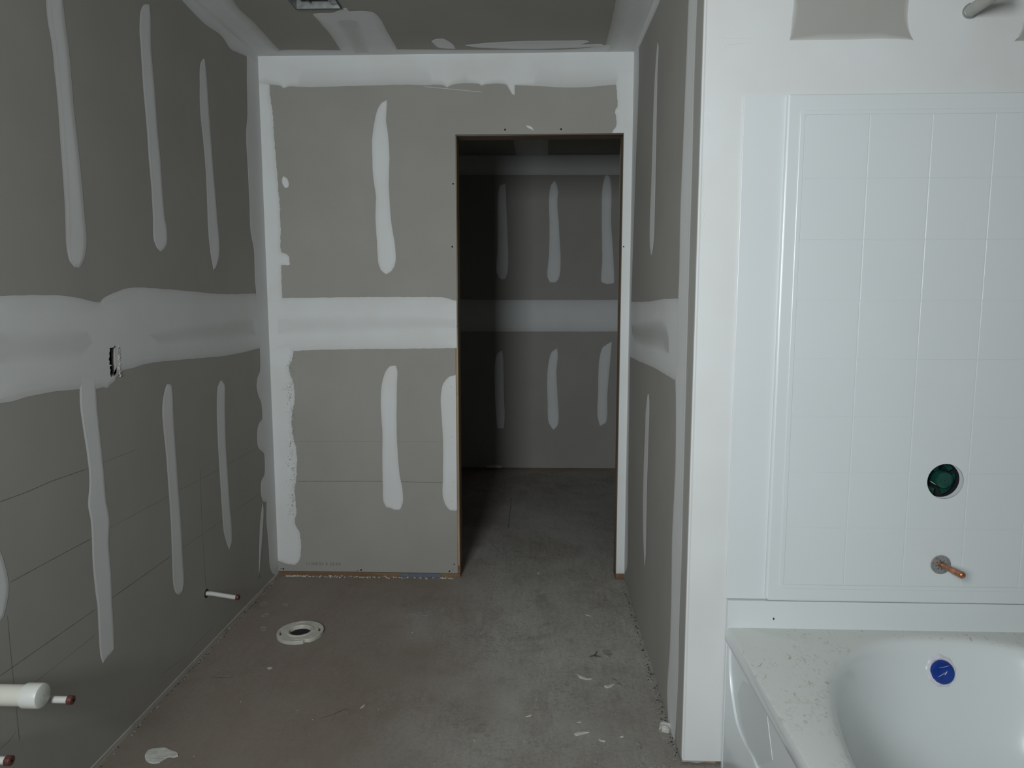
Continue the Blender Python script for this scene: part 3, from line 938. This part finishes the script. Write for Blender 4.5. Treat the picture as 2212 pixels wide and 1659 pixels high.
# electrical box
t = thing('outlet_box', (XL - .013, 2.064, 1.16), 'dark electrical box opening in the left wall joint band', 'electrical box')
bm = bmesh.new()
x0, x1, ya_, yb_, za_, zb_ = XL - .075, XL - .013, 2.037, 2.091, 1.116, 1.205
for b in ((x0, x0 + .002, ya_, yb_, za_, zb_), (x0, x1, ya_, ya_ + .002, za_, zb_), (x0, x1, yb_ - .002, yb_, za_, zb_), (x0, x1, ya_, yb_, za_, za_ + .002), (x0, x1, ya_, yb_, zb_ - .002, zb_)):
    box(bm, *b)
obj('housing', bm, M['box'], t)
# crumbly far edge of the cut-out
bm = bmesh.new()
lay = bm.verts.layers.float.new('coat')
rs = random.Random(5)
for i in range(26):
    z = 1.112 + .092 * i / 25 + rs.uniform(-.002, .002)
    y = 2.080 + rs.uniform(-.001, .005)
    s = rs.uniform(.0015, .004)
    vs = [bm.verts.new((XL + rs.uniform(.0005, .004), y + s * math.cos(a) * 1.2, z + s * math.sin(a) * 1.3)) for a in (0, 1.3, 2.5, 3.8, 5.0)]
    for v in vs:
        v[lay] = .9
    bm.faces.new(vs)
obj('torn_edge', bm, M['mud'], wall_left, recalc=False)

# exhaust fan housing in the ceiling
t = thing('exhaust_fan', (-0.83, 2.64, C + .02), 'open exhaust fan housing recessed in the ceiling', 'exhaust fan')
X0, X1, Y0, Y1 = -0.913, -0.744, 2.502, 2.772
boxes('housing', M['steel'], t, (X0, X0 + .002, Y0, Y1, C - .006, C + .14), (X1 - .002, X1, Y0, Y1, C - .006, C + .14),
      (X0, X1, Y0, Y0 + .002, C - .006, C + .14), (X0, X1, Y1 - .002, Y1, C - .006, C + .14), (X0, X1, Y0, Y1, C + .14, C + .142))
boxes('blower_plate', M['fanmetal'], t, (X0 + .02, X1 - .035, Y0 + .01, Y1 - .035, C + .012, C + .016), (X0 + .055, X0 + .060, Y0 + .01, Y1 - .03, C + .006, C + .016))
boxes('wiring_bracket', M['steel'], t, (X1 - .034, X1 - .006, Y1 - .05, Y1 - .012, C + .006, C + .010), (X1 - .034, X1 - .030, Y1 - .05, Y1 - .012, C + .004, C + .03))
boxes('mounting_rim', M['fanmetal'], t, (X0 - .004, X1 + .004, Y1 + .000, Y1 + .003, C - .007, C - .001), (X1, X1 + .003, Y0, Y1, C - .007, C - .001), (X0 - .003, X0, Y0, Y1, C - .007, C - .001))

# ================================================================== TUB SURROUND
t = thing('tub_surround', (1.1, YE, 0.51), 'glossy white tub surround with molded square tile pattern', 'tub surround')
zt, zb = 1.865, 0.508
bm = bmesh.new()
slab(bm, 'tub', rect(0.532, 0.66, zb + .001, zt), 0.001, 0.006, .001)
obj('side_flange', bm, M['acrylic'], t)
bm = bmesh.new()
xl = 0.636
def rc(cx, cz, r, a0, a1, n=6):
    return [(cx + r * math.cos(math.radians(a0 + (a1 - a0) * i / n)), cz + r * math.sin(math.radians(a0 + (a1 - a0) * i / n))) for i in range(n + 1)]
out = rc(xl + .016, zb + .014, .014, 180, 270) + [(XA - .002, zb), (XA - .002, zt - .002)] + [(xl + .004, zt - .002)]
slab(bm, 'tub', out, 0.001, 0.020, .006, holes=[circle(VX, VZ, VR)], hole_back=.0165)
obj('end_panel', bm, M['acrylic'], t)
bm = bmesh.new()                       # raised frame around the tile field
f0, f1, g0, g1 = 0.684, XA - .03, 0.557, 1.811
o_ = rc(f0 + .0, g0 + .0, .012, 180, 270, 4) + rc(f1, g0, .012, 270, 360, 4) + rc(f1, g1, .012, 0, 90, 4) + rc(f0, g1, .012, 90, 180, 4)
i_ = rect(f0, f1, g0, g1)
slab(bm, 'tub', o_, 0.019, 0.0218, .0015, holes=[i_])
obj('field_border', bm, M['acrylic'], t)
cols = [f0, .848, 1.0055, 1.162, 1.3185, 1.475, f1]
rows = [g1, 1.651, 1.495, 1.338, 1.182, 1.028, .874, .720, g0]
G = .0011
VROW = {5: True}
for ci in range(len(cols) - 1):
    r = 0
    while r < len(rows) - 1:
        r2 = r + 1
        hole = []
        if ci == 2 and r == 4:
            r2 = 7
            hole = [circle(VX, VZ, VR)]
        bm = bmesh.new()
        slab(bm, 'tub', rect(cols[ci] + G, cols[ci + 1] - G, rows[r2] + G, rows[r] - G), 0.0195, 0.0210, .0008, holes=hole)
        obj('molded_tile', bm, M['acrylic'], t)
        r = r2

# bathtub
BX, ZR = 1.078, 0.427
X0, X1, Y1, Y0 = 0.534, 1.648, YE - .004, YE - 1.63
tub = thing('bathtub', (BX, 1.1, 0), 'wide white bathtub with dusty rim and oval basin', 'bathtub')
N = 128
YCEN = 1.10
def rect_ray(a):
    ca, sa = math.cos(a), math.sin(a)
    ks = []
    if ca > 1e-9: ks.append((X1 - BX) / ca)
    if ca < -1e-9: ks.append((X0 - BX) / ca)
    if sa > 1e-9: ks.append((Y1 - YCEN) / sa)
    if sa < -1e-9: ks.append((Y0 - YCEN) / sa)
    k = min(ks)
    return BX + ca * k, YCEN + sa * k
def sup(a, ax, by, e=2.35, cy=YCEN):
    ca, sa = math.cos(a), math.sin(a)
    return BX + ax * math.copysign(abs(ca) ** (2 / e), ca), cy + by * math.copysign(abs(sa) ** (2 / e), sa)
# uneven angles so that the deck corners land on vertices
angs = []
cor = sorted(math.atan2(y - YCEN, x - BX) % (2 * math.pi) for x in (X0, X1) for y in (Y0, Y1))
for i in range(4):
    a, b = cor[i], cor[(i + 1) % 4]
    if b <= a: b += 2 * math.pi
    k = N // 4
    angs += [a + (b - a) * j / k for j in range(k)]
bm = bmesh.new()
def pull(p, d):
    x, y = p
    return (min(max(x, X0 + d), X1 - d), min(max(y, Y0 + d), Y1 - d * 0.2))
rings = []
def ring(f, z):
    rings.append([bm.verts.new((*f(a), z)) for a in angs])
ring(lambda a: pull(rect_ray(a), .004), ZR - .045)
ring(lambda a: pull(rect_ray(a), .0), ZR - .040)
ring(lambda a: pull(rect_ray(a), .0), ZR - .010)
ring(lambda a: pull(rect_ray(a), .003), ZR - .003)
ring(lambda a: pull(rect_ray(a), .010), ZR)
A, B = .462, .768
prof = [(0.020, 0), (0.008, -.001), (0.0, -.004), (-.008, -.011), (-.015, -.024), (-.022, -.045), (-.034, -.085), (-.050, -.140), (-.068, -.20), (-.092, -.255), (-.125, -.295), (-.17, -.32), (-.23, -.330), (-.32, -.334), (-.44, -.336)]
for d, dz in prof:
    k = 1.0 if d > -.1 else 1.0
    ring(lambda a, d=d: sup(a, A + d, B + d * 1.15, 2.35 if d > -.2 else 2.2), ZR + dz)
for p, q in zip(rings, rings[1:]):
    for i in range(N):
        bm.faces.new((p[i], p[(i + 1) % N], q[(i + 1) % N], q[i]))
bm.faces.new(rings[-1])
obj('basin', bm, M['deck'], tub, smooth=True)
boxes('tile_flange', M['acrylic'], tub, (X0 + .0016, X1, YE - .016, YE - .003, 0.0, zb - .0015), label='white upstand behind the rim')
# apron with its recessed panel
boxes('apron', M['acrylic'], tub, (.5445, .565, Y0 + .01, YE - .003, 0.0, ZR - .012))
curve = [on('apron', *p) for p in ((1577, 1378), (1576, 1440), (1581, 1500), (1591, 1560), (1606, 1600), (1628, 1640))] + [(1.33, .125), (1.15, .075), (.95, .058)]
cv = catmull(curve, .01, closed=False)
bm = bmesh.new()
slab(bm, 'apron', cv + [(.30, .058), (.30, .0), (YE - .004, .0), (YE - .004, ZR - .014), (cv[0][0], ZR - .014)], -.006, 0.0025, .0045)
obj('apron_border', bm, M['acrylic'], tub, smooth=True)
fp = [on('apron', *p) for p in ((1600, 1470), (1652, 1500), (1655, 1560), (1665, 1642), (1632, 1655), (1612, 1610), (1598, 1560), (1590, 1500))]
bm = bmesh.new()
slab(bm, 'apron', fp, -.0046, -.0036, .0005)
obj('protective_film', bm, M['film'], tub, label='loose pale film hanging on the apron')

# overflow with its blue cover, lying on the sloping end of the basin
oz = 0.362
k = min(prof, key=lambda q: abs(ZR + q[1] - oz))
def basin_y(z):
    for (d0, z0_), (d1, z1_) in zip(prof, prof[1:]):
        if ZR + z0_ >= z >= ZR + z1_:
            f = (ZR + z0_ - z) / (z0_ - z1_)
            return YCEN + B + 1.15 * (d0 + (d1 - d0) * f)
yo = basin_y(oz)
nrm = Vector((0, -1, 0)) * (basin_y(oz + .02) - basin_y(oz - .02)) 
tang = Vector((0, basin_y(oz + .02) - basin_y(oz - .02), .04)).normalized()
nrm = Vector((0, -tang.z, tang.y)).normalized()
dx = x_at(yo, 2031, 1448)
O = Vector((dx[0], yo, dx[1])) - nrm * .001
bm = bmesh.new()
lathe(bm, [(.0435, -.004), (.0435, .002), (.0415, .0055), (.037, .008), (.031, .009), (.0285, .007)], O, nrm, 40, False, False)
for v in bm.verts:
    a = math.atan2(v.co.z - O.z, v.co.x - O.x)
    v.co += (v.co - O) * .035 * math.sin(9 * a)
ov = obj('overflow_ring', bm, M['whitering'], tub, smooth=True, label='white ring around the overflow opening')
bm = bmesh.new()
O2 = O + nrm * .006 + Vector((.003, 0, -.004))
lathe(bm, [(.0315, -.006), (.0315, .003), (.0285, .0075), (.020, .0085), (.001, .009)], O2, nrm, 36, False, False)
obj('blue_disc', bm, M['bluesticker'], ov, smooth=True, label='shiny blue film disc')
bm = bmesh.new()
vv = nrm.cross(Vector((1, 0, 0))).normalized()
def slit(c0, c1, w):
    a, b = O2 + nrm * .0098 + Vector((1, 0, 0)) * c0[0] - vv * c0[1], O2 + nrm * .0098 + Vector((1, 0, 0)) * c1[0] - vv * c1[1]
    tube(bm, [a, (a + b) / 2 + nrm * .001, b], [w * .4, w, w * .3], 6)
slit((-.018, .011), (.004, -.001), .0007)
slit((.000, .006), (.008, -.004), .0013)
slit((-.012, -.012), (.016, -.018), .0005)
obj('torn_slit', bm, M['whitering'], ov)

# ---- shower valve in its opening
sv = thing('shower_valve', (VX, YE + .01, VZ), 'dark green plastic shower valve inside the round wall opening', 'valve')
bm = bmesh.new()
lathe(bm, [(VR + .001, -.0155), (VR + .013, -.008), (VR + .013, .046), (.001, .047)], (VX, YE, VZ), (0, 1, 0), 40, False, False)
obj('cavity_shade_sleeve', bm, M['dark'], sv, smooth=True)  # added near-black sleeve, paints the shade inside the wall opening
for a0, a1, r0 in ((-150, -96, .030), (-70, 12, .026), (30, 62, .036), (100, 150, .034), (165, 205, .030)):
    k = 5
    aa = [math.radians(a0 + (a1 - a0) * q / k) for q in range(k + 1)]
    ol = [(VX + .0505 * math.cos(a), VZ + .0505 * math.sin(a)) for a in aa] + [(VX + r0 * math.cos(a), VZ + r0 * math.sin(a)) for a in aa[::-1]]
    bm = bmesh.new()
    slab(bm, 'tub', ol, -.030, -.022, .001)
    obj('mounting_tab', bm, M['green'], sv)
bm = bmesh.new()
lathe(bm, [(.026, .035), (.025, .016), (.0235, .006), (.022, .003), (.019, .0025), (.0185, .004), (.001, .0045)], (VX + .012, YE, VZ - .003), (0, 1, 0), 32, False, False)
obj('valve_body', bm, M['green'], sv, smooth=True)
bm = bmesh.new()
lathe(bm, [(.012, .035), (.011, .016), (.004, .014)], (VX - .028, YE, VZ + .022), (0, 1, 0), 20, False, True)
lathe(bm, [(.012, .035), (.011, .020), (.005, .018)], (VX - .006, YE, VZ + .030), (0, 1, 0), 20, False, True)
obj('inlet_boss', bm, M['green'], sv, smooth=True)
bm = bmesh.new()
slab(bm, 'tub', [(VX - .026, VZ - .006), (VX - .018, VZ - .009), (VX - .006, VZ - .018), (VX - .016, VZ - .013)], -.012, -.008)
obj('paper_scrap', bm, M['chip'], sv)

# ---- tub spout stub with escutcheon
SX, SZ = 1.105, 0.621
sp = thing('spout_pipe', (SX, YE - .022, SZ), 'capped copper spout pipe with round steel plate above tub', 'pipe')
PL['esc'] = (1, YE - .0222, -1, (0, 2))
bm = bmesh.new()
hl = []
for i in range(8):
    a = i * math.pi / 4 + .2
    ca, sa = math.cos(a), math.sin(a)
    hl.append([(SX + ca * r - sa * s, SZ + sa * r + ca * s) for r, s in ((.0095, -.0011), (.0150, -.0011), (.0150, .0011), (.0095, .0011))])
for i in range(8):
    a = i * math.pi / 4 + .6
    hl.append(circle(SX + .021 * math.cos(a), SZ + .021 * math.sin(a), .0011, 6))
slab(bm, 'esc', circle(SX, SZ, .0265, 40), 0.0005, .003, .001, holes=hl)
obj('escutcheon', bm, M['steel'], sp, label='perforated grey steel plate')
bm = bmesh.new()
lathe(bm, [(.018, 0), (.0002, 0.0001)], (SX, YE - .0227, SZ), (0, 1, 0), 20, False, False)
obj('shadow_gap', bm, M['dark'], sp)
xs, zs = x_at(1.79, 2081, 1244)
bm = bmesh.new()
P0, P1 = Vector((SX, YE - .015, SZ)), Vector((xs, 1.792, zs))
dd = (P1 - P0).normalized()
LL = (P1 - P0).length
lathe(bm, [(.008, 0), (.008, LL - .040)], P0, dd, 20, False, False)
cp_ = obj('pipe', bm, M['copper'], sp, smooth=True)
bm = bmesh.new()
lathe(bm, [(.0079, LL - .042), (.0093, LL - .041), (.0093, LL - .006), (.0085, LL - .002), (.006, LL + .001), (.001, LL + .002)], P0, dd, 20, False, False)
obj('pipe_cap', bm, M['copper'], cp_, smooth=True, label='rounded copper cap')

# ---- shower arm stub
ax_, az_ = on('tub', 2092, 26)
sa_ = thing('shower_pipe', (ax_, YE, az_), 'grey plastic pipe stub sticking out high above the surround', 'pipe')
bm = bmesh.new()
lathe(bm, [(.0165, -.01), (.0165, .012), (.0150, .014), (.0150, .15), (.013, .152)], (ax_, YE, az_), (0, -1, 0), 24, True, True)
obj('pipe', bm, M['grey'], sa_, smooth=True)
bm = bmesh.new()
lathe(bm, [(.0152, .006), (.0175, .007), (.0175, .012), (.0152, .013)], (ax_, YE, az_), (0, -1, 0), 24, False, False)
obj('collar', bm, M['steel'], sa_, smooth=True)

# small hole in the upstand
u, w = on('tub', 1667, 1331)
boxes('fixing_hole', M['hole'], tub, (u - .0018, u + .0018, YE - .0168, YE - .0155, w - .003, w + .003))
u, w = on('tub', 2168, 1380)

# ================================================================== BITS ON THE FLOOR
def fleck(name, label, cat, px, mat, h=.003, group=None, bev=.001, step=.006, jag=.0):
    P = [on('floor', *p) for p in px]
    P = catmull(P, step)
    if area2(P) < 0:
        P = P[::-1]
    Q = inset(P, 1)
    P = [(p[0] + (q[0] - p[0]) * n_, p[1] + (q[1] - p[1]) * n_) for p, q, n_ in
         ((p, q, jag * noise.noise(Vector((p[0] * 200, p[1] * 200, 0)))) for p, q in zip(P, Q))]
    cx = sum(p[0] for p in P) / len(P)
    cy = sum(p[1] for p in P) / len(P)
    bm = bmesh.new()
    slab(bm, 'floor', P, 0.0001, h, bev)
    for v in bm.verts:
        v.co -= Vector((cx, cy, 0))
        if v.co.z > h * .6:
            v.co.z += h * .35 * noise.noise(Vector((v.co.x * 90, v.co.y * 90, cx)))
    o = obj(name, bm, mat, None)
    o.location = (cx, cy, 0)
    o['label'] = label
    o['category'] = cat
    group = group or {'splatter': 'compound splatters on the floor', 'flake': 'compound flakes on the floor'}.get(cat)
    if group:
        o['group'] = group
    return o

fleck('compound_blob', 'large flat oval compound blob on floor at the lower left', 'blob',
      [(313, 1632), (320, 1622), (335, 1618), (357, 1616), (365, 1620), (384, 1628), (385, 1634), (376, 1637), (365, 1636), (347, 1646), (345, 1648), (330, 1650), (317, 1645)], M['chip'], .003)
fleck('splatter', 'ring-shaped thin splatter near left wall, farthest of three', 'splatter', [(560, 1305), (566, 1299), (577, 1300), (582, 1304), (576, 1308), (565, 1309)], M['chip2'], .0012, bev=.0004, jag=.004)
fleck('splatter', 'faint grey round spot right of the ring-shaped splatter', 'splatter', [(609, 1306), (613, 1303), (621, 1304), (622, 1308), (614, 1310)], M['chip2'], .0010, bev=.0004)
fleck('splatter', 'streaky thin splatter in front of the ring-shaped one', 'splatter', [(564, 1331), (572, 1326), (580, 1324), (582, 1328), (574, 1332), (566, 1333)], M['chip2'], .0012, bev=.0004, jag=.004)
fleck('splatter', 'round pale spot left of the toilet flange', 'splatter', [(562, 1354), (570, 1352), (577, 1357), (575, 1362), (565, 1362)], M['chip2'], .0014, bev=.0005)
fleck('splatter', 'small bright dot in front of the toilet flange', 'splatter', [(577, 1443), (583, 1441), (589, 1443), (585, 1446), (579, 1446)], M['chip'], .0014, bev=.0005)
fleck('splatter', 'small light smear on floor midway to the doorway', 'splatter', [(886, 1327), (897, 1324), (905, 1320), (912, 1325), (924, 1330), (906, 1329), (893, 1329)], M['chip2'], .0012, bev=.0004, jag=.004)
fleck('flake', 'white flake in the middle of the doorway', 'flake', [(1160, 1238), (1166, 1237), (1165, 1240), (1161, 1241)], M['chip'], .002, bev=.0006, step=.003)
fleck('flake', 'torn pale flake beside the red-brown scrap', 'flake', [(1301, 1405), (1315, 1405), (1321, 1412), (1316, 1420), (1306, 1416)], M['chip2'], .0025, bev=.0006, jag=.006)
fleck('flake', 'curved cream sliver lying on the concrete', 'flake', [(1246, 1457), (1255, 1461), (1266, 1466), (1278, 1468), (1262, 1468), (1251, 1464)], M['chip'], .004, bev=.001, step=.004)
fleck('flake', 'left arm of the crossed white slivers', 'flake', [(1305, 1483), (1315, 1482), (1329, 1478), (1322, 1484), (1310, 1487)], M['chip'], .004, bev=.001, step=.004)
fleck('flake', 'right arm of the crossed white slivers', 'flake', [(1321, 1466), (1328, 1470), (1338, 1476), (1342, 1484), (1333, 1480), (1324, 1472)], M['chip2'], .004, bev=.001, step=.004)
fleck('flake', 'small white streak nearest the middle of the floor', 'flake', [(1135, 1549), (1142, 1546), (1149, 1546), (1145, 1548)], M['chip'], .002, bev=.0005, step=.003)
fleck('flake', 'long narrow white streak near the lower edge', 'flake', [(1240, 1586), (1252, 1583), (1273, 1583), (1258, 1587), (1244, 1590)], M['chip'], .003, bev=.0006, step=.004)
fleck('flake', 'thin white dash behind the long white streak', 'flake', [(1246, 1561), (1256, 1559), (1256, 1561)], M['chip'], .0015, bev=.0004, step=.003)
fleck('flake', 'tiny white crumb pair right of long streak', 'flake', [(1293, 1598), (1299, 1600), (1309, 1601), (1307, 1603), (1299, 1602)], M['chip'], .003, bev=.0006, step=.003)
fleck('flake', 'short white crumb toward the partition', 'flake', [(1339, 1592), (1347, 1591), (1347, 1593), (1341, 1594)], M['chip'], .003, bev=.0006, step=.003)
fleck('flake', 'speckled curled flake near the partition foot', 'flake', [(1372, 1604), (1378, 1604), (1386, 1614), (1384, 1620), (1376, 1612)], M['chip2'], .003, bev=.0006, jag=.005)
fleck('flake', 'hollow oval smear at the bottom edge', 'flake', [(1281, 1655), (1283, 1644), (1290, 1638), (1291, 1648), (1286, 1657)], M['chip2'], .0015, bev=.0004)
fleck('flake', 'slim pale flake far up the floor near partition', 'flake', [(1263, 1327), (1272, 1329), (1276, 1331), (1268, 1330)], M['chip'], .0018, bev=.0005, step=.003)
fleck('flake', 'paired white slivers right of the curved scratch', 'flake', [(777, 1531), (783, 1526), (789, 1522), (785, 1528)], M['chip'], .002, bev=.0005, step=.003)
fleck('compound_lump', 'large crumpled white lump against the partition', 'lump', [(1424, 1574), (1428, 1568), (1440, 1567), (1447, 1572), (1449, 1580), (1444, 1584), (1430, 1581), (1425, 1586)], M['chip'], .016, bev=.005)
fleck('wood_chip', 'tan wood splinter by sill plate under back wall', 'wood chip', [(828, 1246), (836, 1241), (842, 1238), (840, 1243), (833, 1247)], M['tan'], .006, bev=.002, step=.004)

t = thing('twig', (*on('floor', 1282, 1418), 0), 'dark red-brown forked scrap beside torn flake', 'scrap')
bm = bmesh.new()
def F3(px, py, z=.003):
    return (*on('floor', px, py), z)
tube(bm, [F3(1273, 1420), F3(1283, 1419, .006), F3(1297, 1420)], [.001, .0028, .001], 6)
tube(bm, [F3(1283, 1419, .004), F3(1290, 1412, .010)], [.002, .0008], 6)
obj('stem', bm, M['twig'], t)
t = thing('wire_offcut', (*on('floor', 1075, 1185), 0), 'thin bent wire offcut lying on dark closet floor', 'wire')
bm = bmesh.new()
tube(bm, [F3(1045, 1150, .002), F3(1051, 1166, .002), F3(1062, 1178, .003), F3(1078, 1193, .003), F3(1090, 1205, .002)], .0018, 6)
obj('strand', bm, M['grey'], t)
# marks that belong to the slab
for pl, wd in (([(1105, 1075), (1100, 1120), (1098, 1140)], .004), ([(455, 1463), (480, 1464), (505, 1464)], .004), ([(690, 1553), (720, 1543), (745, 1532), (762, 1536)], .005)):
    ribbon('floor', 'crack', pl, floor, wd, M['ink'], t=.0004)

def crumbs(name, label, path, n, spread, smin, smax, mat, seed):
    rs = random.Random(seed)
    bm = bmesh.new()
    for i in range(n):
        s = rs.random() * (len(path) - 1)
        k = int(s)
        a, b = Vector(path[k]), Vector(path[k + 1])
        p = a.lerp(b, s - k)
        x, y = p.x + rs.uniform(-1, 1) * spread[0] * rs.random(), p.y + rs.uniform(-1, 1) * spread[1] * rs.random()
        x = min(max(x, XL + .006), 5)
        r = rs.uniform(smin, smax)
        e = rs.uniform(.5, 1.8)
        th = rs.uniform(0, 3.14)
        h = r * rs.uniform(.3, .9)
        low, hi = [], []
        for j in range(5):
            aa = j * 2 * math.pi / 5 + rs.uniform(-.3, .3)
            vx, vy = r * e * math.cos(aa), r * math.sin(aa)
            vx, vy = vx * math.cos(th) - vy * math.sin(th), vx * math.sin(th) + vy * math.cos(th)
            low.append(bm.verts.new((x + vx, y + vy, 0)))
            hi.append(bm.verts.new((x + vx * .6, y + vy * .6, h)))
        bm.faces.new(hi)
        for j in range(5):
            bm.faces.new((low[j], low[(j + 1) % 5], hi[(j + 1) % 5], hi[j]))
    o = obj(name, bm, mat)
    o['kind'] = 'stuff'
    o['label'] = label
    o['category'] = 'debris'
    return o
crumbs('plaster_crumbs', 'white and tan crumbs along the foot of the back wall', [(-1.23, D - .012), (DL - .02, D - .012)], 130, (.02, .016), .0015, .006, M['chip'], 1)
crumbs('wood_crumbs', 'brown crumbs along the foot of the back wall', [(-1.23, D - .008), (DL, D - .008)], 80, (.02, .014), .0015, .005, M['tan'], 2)
crumbs('plaster_crumbs', 'pale crumbs scattered at the foot of the left wall', [(XL + .014, 1.5), (XL + .012, D - .02)], 90, (.012, .02), .001, .004, M['chip2'], 3)
crumbs('dark_crumbs', 'dark dirt specks along the foot of the partition', [(XR - .012, YE + .02), (XR - .012, D - .03)], 240, (.02, .02), .0008, .0028, M['dirt'], 4)
crumbs('plaster_crumbs', 'white crumbs along the foot of the partition', [(XR - .02, YE + .0), (XR - .015, D - .03)], 90, (.03, .02), .001, .0035, M['chip2'], 5)
crumbs('dark_crumbs', 'dark specks along the foot of the left wall', [(XL + .012, 1.5), (XL + .012, D - .02)], 110, (.010, .02), .0008, .0030, M['dirt'], 6)
crumbs('dust_specks', 'tiny white specks scattered over the open floor', [(-.9, 1.9), (-.2, 3.0), (.25, 2.1), (-.3, 1.7)], 90, (.5, .5), .0006, .0018, M['chip'], 8)
crumbs('dust_specks', 'cluster of white dust specks near the foot of the outside corner', [(.05, 1.98), (.2, 2.0), (.3, 1.93)], 150, (.12, .05), .0007, .0022, M['chip2'], 9)
crumbs('dust_specks', 'powdery pale crumbs at the outside corner of the partition', [(.28, 1.90), (.42, 1.89)], 120, (.06, .03), .001, .004, M['chip2'], 10)
